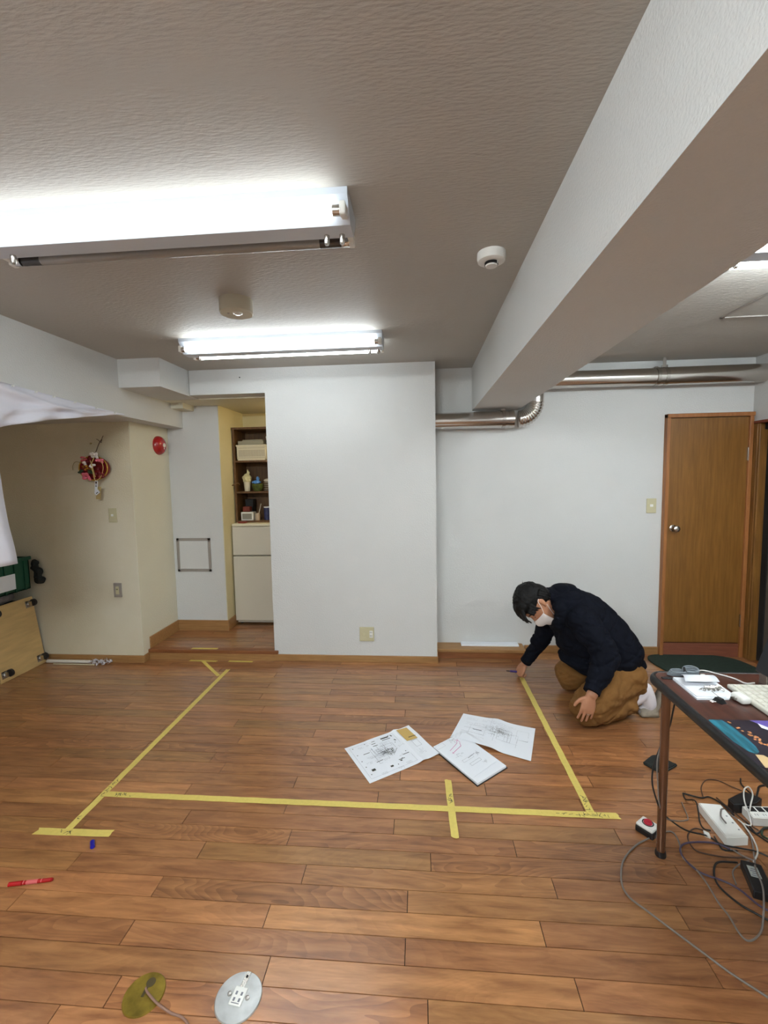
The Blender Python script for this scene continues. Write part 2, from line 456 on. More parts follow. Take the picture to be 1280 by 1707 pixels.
# low wooden plinth under the far wall
bm = B()
box(bm, .126, .84, 3.556, 3.70, 0, .052, 0, .003)
struct('trim_4', bm, M['riser'])
bm = B()
box(bm, .126, .84, 3.548, 3.70, .052, .078, 0, .003)
struct('trim_5', bm, M['base'])
bm = B(); box(bm, .33, .80, 3.62, 3.69, .0782, .092, 0, .002)
tag(obj('foam_strip', bm, M['paper']), 'long white foam strip lying on the low wooden plinth', 'foam strip')
# ---- main door
bm = B(); box(bm, 1.952, 2.532, 3.672, 3.70, .115, 1.906, 0, .002)
d = struct('door_1', bm, M['door'])
bm = B()
for a in ((1.926, 1.952, 3.655, 3.71, 0, 1.938), (2.532, 2.56, 3.655, 3.71, 0, 1.938), (1.926, 2.565, 3.65, 3.71, 1.910, 1.940)):
    box(bm, *a, 0, .003)
obj('door_frame', bm, M['doorframe'], d)
bm = B(); box(bm, 1.952, 2.532, 3.668, 3.71, 0, .108, 0, .002); obj('threshold_board', bm, wood('threshold_wood', (112, 62, 44), (136, 80, 58), .5, (2, 20, 20)), d)
bm = B()
mk = frame_mat((2.0, 3.672, 1.045), (1, 0, 0), (0, 0, 1)) # z -> -y
lathe(bm, [(0, 0), (.027, 0), (.027, .006), (.016, .012), (.011, .02), (.011, .035), (.02, .04), (.025, .052), (.024, .064), (.015, .071), (0, .072)], 28, mk @ Matrix.Scale(1, 4))
lathe(bm, [(0, .0722), (.008, .0722), (.007, .074), (0, .074)], 16, mk)
h = obj('door_knob', bm, M['metal'], d, smooth=True)
for z in (1.62, .30):
    bm = B(); box(bm, 2.527, 2.537, 3.662, 3.673, z-.05, z+.05, 0, .002); lathe(bm, [(0, z-.05), (.005, z-.05), (.005, z+.05), (0, z+.05)], 12, Matrix.Translation((2.532, 3.663, 0)))
    obj('hinge', bm, M['metal'], d)
# ---- opening in the right wall, closed by a dark sliding panel
bm = B(); box(bm, 2.63, 2.65, 2.55, 3.60, .01, 1.86); box(bm, 2.60, 2.66, 2.5, 3.64, 1.80, 1.86, 1)
d2 = struct('door_2', bm, [M['darkroom'], M['void']])
bm = B(); box(bm, 2.625, 2.632, 2.55, 3.58, 1.0, 1.006); box(bm, 2.62, 2.632, 3.55, 3.60, .01, 1.8); obj('panel_edge', bm, M['void'], d2)
bm = B()
box(bm, 2.562, 2.59, 3.62, 3.698, 0, 1.848, 0, .004); box(bm, 2.565, 2.64, 3.60, 3.635, 0, 1.848, 0, .004)
obj('door_casing', bm, M['jamb'], d2)
bm = B(); box(bm, 2.555, 2.66, 2.55, 3.69, 1.848, 1.868, 0, .003); obj('head_trim', bm, wood('head_wood', (110, 52, 36), (134, 70, 48), .4), d2)
# ---- plinth-like access panel frame in alcove wall
bm = B()
x0, x1, z0, z1 = -2.25, -1.925, .645, .958
for a in ((x0, x1, z0, z0+.025), (x0, x1, z1-.025, z1), (x0, x0+.025, z0, z1), (x1-.025, x1, z0, z1)):
    box(bm, a[0], a[1], 3.897, 3.907, a[2], a[3], 0, .002)
acc = obj('access_panel', bm, M['seal']); tag(acc, 'square access panel with a grey metal frame on the alcove wall', 'access panel')
bm = B(); box(bm, x0+.026, x1-.026, 3.899, 3.906, z0+.026, z1-.026, 0, .001); obj('panel_face', bm, M['wall'], acc)
for xx in (x0+.013, x1-.013):
    bm = B(); lathe(bm, [(0, 0), (.004, 0), (.004, .002), (0, .002)], 10, Matrix.Translation((xx, 3.898, z1-.03)) @ Matrix.Rotation(PI/2, 4, 'X'))
    obj('screw', bm, M['black'], acc)

# ================================================================ LIGHTS
def fixture(yc, x0, x1, near_on, far_on, label, power):
    on_mat = emit('lit_tube', TUBE_RGB, power)
    t = thing('fluorescent_fixture', ((x0+x1)/2, yc, HC), label, 'ceiling light')
    t['group'] = 'twin tube fluorescent ceiling fixtures'
    bm = B()
    prof = [(-.088, HC), (-.088, HC-.02), (-.036, HC-.082), (.036, HC-.082), (.088, HC-.02), (.088, HC)]
    a = [bm.verts.new((x0, yc+y, z)) for y, z in prof]; b = [bm.verts.new((x1, yc+y, z)) for y, z in prof]
    for i in range(6): bm.faces.new((a[i], a[(i+1) % 6], b[(i+1) % 6], b[i]))
    bm.faces.new(a[::-1]); bm.faces.new(b)
    obj('housing', bm, M['fixture'], t)
    for s, on in ((-1, near_on), (1, far_on)):
        y = yc+s*.090; z = HC-.068
        bm = B(); L = x1-x0-.045
        rot = Matrix.Translation((x0+.0225, y, z)) @ Matrix.Rotation(PI/2, 4, 'Y')
        r = .0155
        if on:
            lathe(bm, [(0, .012), (r*.9, .012), (r, .03), (r, L-.03), (r*.9, L-.012), (0, L-.012)], 24, rot)
            tb = obj('fluorescent_tube', bm, on_mat, t, smooth=True)
        else:
            lathe(bm, [(r*.99, .03), (r, .03), (r, .10)], 24, rot, 1)
            lathe(bm, [(r, .10), (r, L-.10)], 24, rot, 0)
            lathe(bm, [(r, L-.10), (r, L-.03), (r*.99, L-.03)], 24, rot, 1)
            tb = obj('fluorescent_tube', bm, [M['tube_off'], M['tube_black']], t, smooth=True)
            tb['label'] = 'dark unlit tube with blackened ends'
        for q in (0, L-.022):
            bm = B(); lathe(bm, [(0, q), (.0155, q), (.0155, q+.022), (0, q+.022)], 20, rot)
            obj('tube_cap', bm, M['metal'], tb, smooth=True)
        for q, d in ((x0+.004, 1), (x1-.004, -1)):
            bm = B(); box(bm, min(q, q+d*.02), max(q, q+d*.02), y-.014, y+.014, z-.016, z+.022, 0, .005)
            box(bm, min(q, q+d*.02), max(q, q+d*.02), min(y, yc+s*.05), max(y, yc+s*.05), z-.006, z+.02, 0, .003)
            obj('lamp_holder', bm, M['white'], t)
    for xx in (x0+.08, x1-.035, x1-.085):
        bm = B()
        lathe(bm, [(0, HC-.112), (.006, HC-.111), (.009, HC-.106), (.009, HC-.08)], 16, Matrix.Translation((xx, yc+.018, 0)))
        obj('starter', bm, M['metal'], t, smooth=True)
    bm = B(); mm = frame_mat((x1-.1, yc-.0702, HC-.042), (1, 0, 0), (0, .052, -.062))
    box(bm, -.03, .03, -.012, .012, .0, .0005, 0, mat4=mm)
    for i in range(4): box(bm, -.026, .02-.01*(i % 2), -.009+i*.005, -.0075+i*.005, .0005, .0008, 1, mat4=mm)
    obj('rating_label', bm, [M['white'], M['ink_soft']], t)
    return t
fixture(1.462, -1.46, -.205, True, False, 'nearest fluorescent ceiling fixture with one tube lit and one dark tube', T_NEAR)
fixture(2.762, -1.46, -.212, True, True, 'short-looking far fluorescent fixture with both tubes lit, above the partition wall', T_FAR)
fixture(1.80, 1.10, 2.35, True, True, 'fluorescent fixture on the right ceiling, half hidden by the beam', T_RIGHT)
fixture(-.7, -1.46, -.205, True, True, 'unseen fluorescent fixture added behind the viewpoint on the left ceiling as fill light', T_REAR)  # never in view; placed and strengthened to fill the room with light
fixture(-.5, 1.10, 2.35, True, True, 'unseen fluorescent fixture added behind the viewpoint on the right ceiling as fill light', T_REAR_RIGHT)  # out of view too, put in as fill for the right side

# emergency light, smoke detector
t = thing('emergency_light', (-.873, 2.15, HC), 'round off-white emergency light drum on the ceiling between the two left fixtures', 'emergency light')
bm = B(); lathe(bm, [(0, HC), (.078, HC), (.078, HC-.062), (.074, HC-.066), (0, HC-.066)], 48, Matrix.Translation((-.873, 2.15, 0)))
obj('housing', bm, mat('drum_plastic', (190, 184, 164), .5), t, smooth=True)
bm = B(); lathe(bm, [(0, HC-.074), (.012, HC-.073), (.018, HC-.068), (.024, HC-.0665), (.024, HC-.065)], 24, Matrix.Translation((-.862, 2.14, 0)))
obj('lamp_lens', bm, M['lens'], t, smooth=True)
bm = B()
lathe(bm, [(0, HC-.069), (.006, HC-.069), (.006, HC-.065)], 12, Matrix.Translation((-.905, 2.13, 0)))
obj('test_button', bm, M['seal'], t)
t = thing('smoke_detector', (.288, 1.83, HC), 'round white smoke detector on the ceiling beside the beam', 'smoke detector')
bm = B(); lathe(bm, [(0, HC), (.054, HC), (.055, HC-.02), (.052, HC-.032), (.04, HC-.036), (0, HC-.036)], 40, Matrix.Translation((.288, 1.83, 0)))
obj('housing', bm, M['white'], t, smooth=True)
bm = B(); lathe(bm, [(.018, HC-.036), (.026, HC-.036), (.026, HC-.046), (.018, HC-.046)], 32, Matrix.Translation((.288, 1.83, 0)))
obj('sensing_slot', bm, M['void'], t, smooth=True)
bm = B(); lathe(bm, [(0, HC-.052), (.022, HC-.051), (.024, HC-.045), (.0, HC-.044)], 32, Matrix.Translation((.288, 1.83, 0)))
for k in range(4):
    a = PI/4+k*PI/2; box(bm, .288+.022*math.cos(a)-.002, .288+.022*math.cos(a)+.006, 1.83+.022*math.sin(a)-.002, 1.83+.022*math.sin(a)+.002, HC-.046, HC-.036)
obj('sensing_cap', bm, M['white'], t, smooth=True)

# ================================================================ VENTILATION DUCT
t = thing('ventilation_duct', (.9, 3.6, 2.2), 'shiny round steel duct running under the beam and along the far wall', 'duct')
def pipe(bm, pts, r, sub=1, seg=36): tube(bm, pts, r, seg, sub)
yd = 3.60; zl = 1.925; zu = 2.215; xe = .905
bm = B(); tube(bm, [(.127, yd, zl), (.70, yd, zl)], .064, 40, 1); tube(bm, [(.70, yd, zl), (.74, yd, zl)], .067, 40, 1)
obj('lower_pipe', bm, M['duct'], t, smooth=True)
bm = B()   # ribbed elbow
el = []; n = 44
for i in range(n+1):
    a = PI/2*i/n; R = .125
    el.append((xe-R+R*math.sin(a), yd, zl+R-R*math.cos(a), .0635+.0028*math.cos(i*PI/2)))
tube(bm, el, .064, 36, 1); obj('ribbed_elbow', bm, M['duct'], t, smooth='all')
bm = B()
el = [(xe, yd, zl+.125, .064), (xe, yd, zu-.11, .064)]
for i in range(0, 13):
    a = PI/2*i/12; el.append((xe+.1-.1*math.cos(a), yd, zu-.1+.1*math.sin(a), .064))
tube(bm, el, .064, 36, 1); obj('riser_pipe', bm, M['duct'], t, smooth=True)
bm = B(); tube(bm, [(xe+.1, yd, zu), (1.80, yd, zu)], .064, 40, 1); tube(bm, [(1.80, yd, zu+.001), (2.60, yd, zu+.003)], .067, 40, 1)
obj('upper_pipe', bm, M['duct'], t, smooth=True)
def strap(x, z, ztop):
    bm = B()
    tube(bm, [(x-.012, yd, z), (x+.012, yd, z)], .0695, 40, 1)
    if ztop > z: box(bm, x-.012, x+.012, yd-.002, yd+.002, z+.066, ztop, 0); box(bm, x-.02, x+.02, yd-.012, yd+.012, z+.066, z+.085, 0, .002)
    else: box(bm, x-.012, x+.012, yd-.006, yd+.09, z+.06, z+.075, 0)
    obj('strap', bm, M['metal'], t)
strap(.66, zl, 2.012); strap(1.86, zu, HC); strap(1.80, zu, 0)

# ================================================================ WALL FITTINGS
def plate(kind, x, z, y, label, cat, wd=.068, ht=.117, m='ivory'):
    t = thing(kind, (x, y, z), label, cat)
    bm = B(); box(bm, x-wd/2, x+wd/2, y-.008, y, z-ht/2, z+ht/2, 0, .003); obj('plate', bm, M[m], t)
    return t
t = plate('light_switch', 1.844, 1.224, YW, 'ivory light switch on the far wall left of the brown door', 'light switch', .075)
bm = B(); box(bm, 1.832, 1.856, 3.688, 3.694, 1.216, 1.236, 0, .002); obj('rocker', bm, M['white'], t)
t = plate('light_switch', -2.463, 1.221, 3.37, 'yellowed light switch on the left wall below the hanging ornament', 'light switch')
bm = B(); box(bm, -2.474, -2.456, 3.357, 3.364, 1.213, 1.231, 0, .002); obj('rocker', bm, M['white'], t)
t = plate('wall_outlet', -2.463, .609, 3.37, 'grey-ivory power outlet low on the left wall', 'power outlet', m='seal')
bm = B(); box(bm, -2.478, -2.45, 3.358, 3.364, .575, .64, 0, .002); box(bm, -2.47, -2.467, 3.356, 3.3585, .612, .622, 1); box(bm, -2.461, -2.458, 3.356, 3.3585, .612, .622, 1)
obj('socket', bm, [M['ivory'], M['void']], t)
t = plate('wall_outlet', -.437, .233, 3.455, 'square double outlet plate low on the white partition wall', 'power outlet', .117, .117, 'ivory')
bm = B(); box(bm, -.415, -.388, 3.444, 3.448, .205, .262, 0, .002)
for zz in (.25, .222):
    for xx in (-.408, -.396): box(bm, xx-.0015, xx+.0015, 3.4425, 3.4445, zz-.005, zz+.005, 1)
obj('socket', bm, [M['white'], M['void']], t)
bm = B(); lathe(bm, [(0, 0), (.018, 0), (.018, .003), (.014, .004), (0, .004)], 24, Matrix.Translation((-.46, 3.447, .235)) @ Matrix.Rotation(PI/2, 4, 'X'))
obj('cover', bm, M['ivory'], t)
# fire bell on the side wall
t = thing('fire_bell', (-2.28, 3.76, 1.79), 'glossy red domed fire alarm bell on the left side wall of the alcove', 'fire alarm')
mm = frame_mat((-2.28, 3.75, 1.80), (0, 1, 0), (0, 0, 1))
bm = B(); lathe(bm, [(0, 0), (.082, 0), (.083, .006), (.078, .022), (.062, .04), (.035, .051), (0, .055)], 48, mm)
obj('dome', bm, M['red'], t, smooth=True)
bm = B(); lathe(bm, [(0, .0575), (.018, .0573), (.018, .05), (0, .05)], 24, mm @ Matrix.Translation((.0, .0, 0)))
obj('centre_disc', bm, M['white'], t)
bm = B(); box(bm, -.004, .004, -.035, -.022, .052, .0545, 0, mat4=mm); obj('indicator', bm, M['white'], t)
bm = B(); lathe(bm, [(0, 0), (.005, 0), (.004, .006), (0, .007)], 10, Matrix.Translation((-1.40, 3.455, 2.29)) @ Matrix.Rotation(PI/2, 4, 'X'))
tag(obj('wall_screw', bm, M['black']), 'small dark screw high on the white wall above the alcove opening', 'screw')

# warm ceiling lamp of the alcove, round the corner behind the partition
t = thing('ceiling_lamp', (-.92, 4.05, 2.155), 'warm round ceiling lamp inside the alcove behind the partition wall', 'ceiling light')
bm = B(); lathe(bm, [(0, 2.155), (.11, 2.155), (.11, 2.135), (0, 2.135)], 32, Matrix.Translation((-.92, 4.05, 0))); obj('lamp_base', bm, M['white'], t, smooth=True)
bm = B(); lathe(bm, [(.10, 2.135), (.10, 2.12), (.07, 2.085), (.03, 2.07), (0, 2.068)], 32, Matrix.Translation((-.92, 4.05, 0))); obj('lamp_shade', bm, emit('warm_lamp', (1.0, .80, .45), T_ALCOVE), t, smooth=True)

# ================================================================ ALCOVE: FRIDGE, SHELF, THINGS ON IT
t = thing('refrigerator', (-1.56, 4.26, .085), 'small two-door off-white refrigerator standing in the alcove', 'refrigerator')
bm = B(); box(bm, -1.782, -1.31, 4.10, 4.44, .10, 1.045, 0, .004); obj('body', bm, M['fridge'], t)
bm = B(); box(bm, -1.784, -1.308, 4.055, 4.44, 1.045, 1.07, 0, .006); obj('top_panel', bm, M['fridge_top'], t)
bm = B(); box(bm, -1.784, -1.308, 4.055, 4.098, .768, 1.042, 0, .008); obj('freezer_door', bm, M['fridge'], t)
bm = B(); box(bm, -1.784, -1.308, 4.055, 4.098, .13, .758, 0, .008); obj('lower_door', bm, M['fridge'], t)
for xx in (-1.75, -1.34):
    for yy in (4.13, 4.40):
        bm = B(); lathe(bm, [(0, .085), (.015, .085), (.015, .102), (0, .102)], 12, Matrix.Translation((xx, yy, 0))); obj('foot', bm, M['black'], t)
t = thing('wooden_shelf', (-1.55, 4.3, 1.07), 'brown wooden shelf unit standing on top of the refrigerator', 'shelf')
z0 = 1.071
bm = B(); box(bm, -1.785, -1.765, 4.16, 4.44, z0, 1.965, 0, .001); obj('side_panel', bm, M['shelf'], t)
bm = B(); box(bm, -1.32, -1.30, 4.16, 4.44, z0, 1.965, 0, .001); obj('side_panel', bm, M['shelf'], t)
bm = B(); box(bm, -1.79, -1.295, 4.155, 4.44, 1.965, 1.985, 0, .001); obj('top_board', bm, M['shelf'], t)
bm = B(); box(bm, -1.765, -1.32, 4.43, 4.44, z0, 1.965); obj('back_board', bm, M['shelf'], t)
for z in (z0, 1.355, 1.652):
    bm = B(); box(bm, -1.765, -1.32, 4.16, 4.43, z, z+.018, 0, .001); obj('shelf_board', bm, M['shelf'], t)
def holder(name, bm, m, label, cat, smooth=False): return tag(obj(name, bm, m, None, smooth), label, cat)
# basket on the top board
t = thing('storage_basket', (-1.6, 4.25, 1.67), 'white perforated plastic basket on the upper shelf', 'basket')
bm = B(); zz = 1.671
def tbox(bm, x0, x1, y0, y1, z0, z1, d, mi=0):
    vs = box(bm, x0, x1, y0, y1, z0, z1, mi)
    for v in vs:
        if v.co.z < (z0+z1)/2: v.co.x += d if v.co.x < (x0+x1)/2 else -d
cream = mat('basket_cream', (214, 206, 180), .5)
tbox(bm, -1.75, -1.46, 4.165, 4.168, zz, zz+.145, .012); tbox(bm, -1.75, -1.46, 4.38, 4.383, zz, zz+.145, .012)
box(bm, -1.742, -1.468, 4.168, 4.38, zz, zz+.003); box(bm, -1.748, -1.744, 4.168, 4.38, zz+.01, zz+.145); box(bm, -1.466, -1.462, 4.168, 4.38, zz+.01, zz+.145)
box(bm, -1.755, -1.455, 4.160, 4.168, zz+.132, zz+.148, 0, .002)
obj('basket_body', bm, cream, t)
bm = B()
for i in range(24):
    x = -1.728+i*.0108
    for a, b in ((.02, .028), (.035, .10), (.113, .12)): box(bm, x, x+.003, 4.1640, 4.1652, zz+a, zz+b)
obj('perforation', bm, mat('slot_shadow', (120, 108, 84), .8), t)
bm = B(); box(bm, -1.74, -1.49, 4.18, 4.37, zz+.15, zz+.185, 0, .004); box(bm, -1.70, -1.50, 4.19, 4.36, zz+.185, zz+.198, 0, .004)
holder('plastic_tray', bm, mat('grey_tray', (150, 146, 128), .4), 'grey translucent tray lying in the white basket', 'tray')
bm = B(); ball(bm, (-1.425, 4.22, zz+.205), .045, .05, .035); 
for v in bm.verts: v.co += Vector((noise.noise(v.co*40), noise.noise(v.co*40+Vector((5, 0, 0))), noise.noise(v.co*40+Vector((0, 9, 0)))))*.015
holder('plastic_bag', bm, cream, 'crumpled whitish bag at the right end of the white basket', 'bag', True)
# middle shelf
zz = 1.374
t = thing('bagged_cup', (-1.68, 4.22, zz), 'white cup holding a crumpled cream plastic bag on the middle shelf', 'cup')
bm = B(); lathe(bm, [(0, 0), (.026, 0), (.033, .09), (.031, .09), (.024, .004), (0, .004)], 24, Matrix.Translation((-1.68, 4.22, zz))); obj('cup_body', bm, cream, t, smooth=True)
bm = B(); ball(bm, (-1.68, 4.22, zz+.12), .042, .038, .05); ball(bm, (-1.667, 4.22, zz+.185), .014, .014, .03)
bm = fuse(bm, .005, 2, lambda c, n: .010*noise.noise(c*45)); obj('plastic_bag', bm, mat('bag_cream', (214, 206, 160), .5), t, smooth='all')
t = thing('green_bowl', (-1.58, 4.22, zz), 'green leafy bowl with blue film in it on the middle shelf', 'bowl')
bm = B(); lathe(bm, [(0, 0), (.036, 0), (.052, .03), (.058, .07), (.054, .07), (.045, .03), (0, .008)], 28, Matrix.Translation((-1.575, 4.22, zz))); obj('bowl_body', bm, mat('bowl_green', (74, 84, 30), .6, vary=.5, vscale=30), t, smooth=True)
bm = B(); ball(bm, (-1.585, 4.22, zz+.085), .045, .03, .018); ball(bm, (-1.572, 4.22, zz+.115), .018, .012, .03)
bm = fuse(bm, .005, 2, lambda c, n: .008*noise.noise(c*50)); obj('blue_film', bm, mat('film_blue', (86, 140, 205), .4), t, smooth='all')
bm = B()
for k in range(5): lathe(bm, [(0, .0), (.03, .0), (.045, .01), (.0, .012)], 20, Matrix.Translation((-1.475, 4.23, zz+k*.018)))
ball(bm, (-1.475, 4.23, zz+.10), .04, .035, .02)
holder('dish_stack', bm, mat('dish_white', (190, 182, 168), .5), 'stack of pale dishes at the right end of the middle shelf', 'dishes', True)
# bottom shelf
zz = 1.09
t = thing('drawer_box', (-1.67, 4.2, zz), 'small white frame box with grey front on the lowest shelf', 'box')
bm = B(); box(bm, -1.735, -1.615, 4.17, 4.26, zz, zz+.082, 0, .004); obj('box_body', bm, M['white'], t)
bm = B(); box(bm, -1.722, -1.628, 4.167, 4.172, zz+.012, zz+.068, 0, .003); obj('front_panel', bm, mat('panel_grey', (136, 134, 124), .3), t)
bm = B(); box(bm, -1.722, -1.652, 4.18, 4.25, zz+.084, zz+.135, 0, .008)
holder('red_packet', bm, mat('packet_red', (110, 40, 26), .6, vary=.3, vscale=40), 'brown-red packet lying on the small white frame box', 'packet')
bm = B(); tube(bm, [(-1.615, 4.29, zz+.001), (-1.572, 4.28, zz+.155)], .004, 8, 1)
holder('stick', bm, cream, 'thin pale stick leaning behind the small white box', 'stick')
bm = B(); lathe(bm, [(0, 0), (.024, 0), (.025, .06), (.022, .068), (0, .07)], 24, Matrix.Translation((-1.582, 4.2, zz)))
holder('jar', bm, mat('jar_beige', (176, 156, 132), .4), 'small beige jar beside the white frame box', 'jar', True)
bm = B(); lathe(bm, [(0, 0), (.03, 0), (.03, .12), (0, .12)], 24, Matrix.Translation((-1.495, 4.23, zz)), 0); lathe(bm, [(0, .12), (.031, .12), (.031, .13), (0, .13)], 24, Matrix.Translation((-1.495, 4.23, zz)), 1)
holder('canister', bm, [mat('canister_blue', (44, 50, 92), .4, vary=.5, vscale=30), M['white']], 'dark blue canister with a white lid on the lowest shelf', 'canister', True)
bm = B(); tbox(bm, -1.74, -1.66, 4.30, 4.38, zz, zz+.2, .01)
holder('dark_bin', bm, M['black'], 'black upright container at the back of the lowest shelf', 'container')
bm = B(); box(bm, -1.735, -1.665, 4.09, 4.15, 1.0705, 1.086, 0, .003)
holder('red_box', bm, mat('box_red', (120, 44, 26), .5), 'flat dark red box on the front edge of the refrigerator top', 'box')
bm = B(); tube(bm, [(-1.79, 4.148, 1.435), (-1.80, 4.13, 1.43), (-1.74, 4.135, 1.455), (-1.725, 4.148, 1.44)], .004, 8, 3)
holder('wall_hook', bm, M['shelf'], 'small dark hook beside the middle shelf', 'hook')

# ================================================================ LEFT SIDE
# sheet pinned along the beam
def cloth():
    bm = B()
    rnd = random.Random(3)
    def fold(y, s): return .012+.012*abs(math.sin(y*9+s*3))+.010*math.sin(y*23+s*5)*s+.012*noise.noise(Vector((y*6, s*4, 0)))
    ys = [0.3+i*.03 for i in range(94)]
    def bot(y):
        if y <= 2.1: return 1.775
        q = (y-2.1)/(3.08-2.1)
        return 1.775+.2*q**.85
    rows = 16; G = []
    for y in ys:
        top = 2.012-.036*max(0, min(1, (y-2.13)/.9)); b = min(bot(y), top-.006); c = []
        for r in range(rows+1):
            s = r/rows
            sag = .012*math.sin(y*9)*math.sin(s*PI)
            x = -2.128+fold(y, s)*(.25+.9*s*(1 if y < 2.6 else max(.2, (3.1-y)/.5)))
            # diagonal gathered fold
            dd = (s-.25-.9*(y-2.25)); 
            x += .030*math.exp(-(dd/.10)**2)*min(1, max(0, (2.85-y)/.3))+.016*math.exp(-((s-.62+.5*(y-2.3))/.07)**2)*(y > 2.1)*(y < 2.9)
            c.append(bm.verts.new((x, y, top+(b-top)*s+sag*.3)))
        G.append(c)
    for a, b in zip(G, G[1:]):
        for r in range(rows): bm.faces.new((a[r], a[r+1], b[r+1], b[r]))
    # long drop
    n = 24; ys2 = [.3+i*(1.795/40) for i in range(41)]; G = []
    for y in ys2:
        c = []
        for r in range(n+1):
            s = r/n; e = (y-.3)/1.795
            yy = y-.045+e**6*(.07*s)
            z = 1.778+(1.09-1.778)*s + (.0 if e < .97 else 0)-.012*s*e
            x = -2.112+.012*math.sin(y*16)*(.4+s)+.012*noise.noise(Vector((y*5, s*3, 4)))
            c.append(bm.verts.new((x, yy, z)))
        G.append(c)
    for a, b in zip(G, G[1:]):
        for r in range(n): bm.faces.new((a[r], a[r+1], b[r+1], b[r]))
    o = obj('hanging_sheet', bm, M['cloth'], smooth='all')
    s = o.modifiers.new('s', 'SOLIDIFY'); s.thickness = .0015
    tag(o, 'white cloth sheet pinned along the left ceiling beam and hanging down', 'sheet')
    return o
cloth()
for i, y in enumerate((2.20, 2.34, 2.46, 2.62, 2.80, 2.98)):
    z = 2.005-.036*max(0, min(1, (y-2.13)/.9))
    bm = B(); lathe(bm, [(0, 0), (.005, 0), (.004, .006), (.003, .008), (.005, .012), (0, .014)], 12, Matrix.Translation((-2.118, y, z)) @ Matrix.Rotation(PI/2, 4, 'Y'))
    tag(obj('push_pin', bm, M['white'], smooth=True), 'small clear pin holding the top hem of the white sheet to the beam', 'pin', 'pins along the sheet hem')
# leaning plywood dolly with casters
t = thing('plywood_dolly', (-3.12, 3.15, 0), 'plywood dolly board with four casters leaning upright against the stored boxes', 'dolly')
mm = frame_mat((-3.12, 2.945, .002), (0, 1, 0), (-.142, 0, 1)); mm = mm  # local: x along board edge, y up the board, z out to the room
bm = B(); box(bm, 0, .40, 0, .565, -.012, 0, 0, .001, mat4=mm); obj('board', bm, M['ply'], t)
for cx, cz in ((.045, .055), (.355, .055), (.045, .51), (.355, .51)):
    bm = B(); m2 = mm @ Matrix.Translation((cx, cz, 0)); box(bm, -.03, .03, -.027, .027, 0, .003, 0, mat4=m2); lathe(bm, [(0, .003), (.018, .003), (.02, .009), (.014, .016), (0, .016)], 16, m2)
    for s in (-1, 1): box(bm, s*.014-.001, s*.014+.001, -.014, .022, .012, .046, 0, mat4=m2)
    c = obj('caster', bm, M['metal'], t)
    bm = B(); lathe(bm, [(0, -.010), (.020, -.011), (.028, -.008), (.028, .008), (.020, .011), (0, .010)], 28, m2 @ Matrix.Translation((0, .010, .046)) @ Matrix.Rotation(PI/2, 4, 'Y'))
    obj('wheel', bm, M['black'], c, smooth=True)
# stored things behind the dolly
t = thing('storage_box', (-3.38, 3.1, 0), 'dark storage box on the floor behind the plywood dolly', 'box')
bm = B(); box(bm, -3.55, -3.24, 2.75, 3.32, .0, .50, 0, .01); obj('box_body', bm, mat('box_grey', (70, 66, 66), .7), t)
bm = B(); box(bm, -3.555, -3.235, 2.745, 3.325, .50, .53, 0, .006); obj('lid', bm, M['darkbag'], t)
bm = B(); ball(bm, (-3.375, 3.10, .59), .145, .21, .055)
for v in bm.verts: v.co += v.co.normalized()*.0+Vector((noise.noise(v.co*12), noise.noise(v.co*12+Vector((3, 1, 0))), noise.noise(v.co*14)*.5))*.03
for v in bm.verts: v.co.z = min(.643, max(v.co.z, .531))
tag(obj('cloth_bag', bm, M['greybag'], smooth='all'), 'grey patterned cloth bag squashed between the dark box and the green crate', 'bag')
t = thing('green_crate', (-3.33, 3.05, .62), 'green plastic crate stacked on the grey bag under the white sheet', 'crate')
bm = B(); z0 = .645
box(bm, -3.50, -3.14, 2.75, 3.28, z0, z0+.012, 0, .002)
box(bm, -3.152, -3.14, 2.75, 3.28, z0, z0+.26, 0, .002); box(bm, -3.50, -3.488, 2.75, 3.28, z0, z0+.26, 0, .002)
box(bm, -3.50, -3.14, 2.75, 2.762, z0, z0+.26, 0, .002); box(bm, -3.50, -3.14, 3.268, 3.28, z0, z0+.26, 0, .002)
box(bm, -3.145, -3.125, 2.74, 3.29, z0+.235, z0+.262, 0, .004)
for i in range(6): box(bm, -3.142, -3.130, 2.80+i*.085, 2.81+i*.085, z0, z0+.24, 0)
obj('crate_body', bm, M['greenbox'], t)
bm = B(); box(bm, -3.134, -3.128, 2.98, 3.14, z0+.03, z0+.15, 0, .001); obj('paper_label', bm, M['paper'], t)
bm = B(); ball(bm, (-3.10, 3.325, .70), .035, .028, .03); ball(bm, (-3.11, 3.325, .755), .028, .022, .055); ball(bm, (-3.13, 3.325, .83), .034, .026, .05)
bm = fuse(bm, .006, 1, lambda c, n: .024*noise.noise(c*20)+.005*noise.noise(c*60)); tag(obj('black_bag', bm, M['darkbag'], smooth='all'), 'lumpy black bag hooked on the end of the green crate', 'bag')
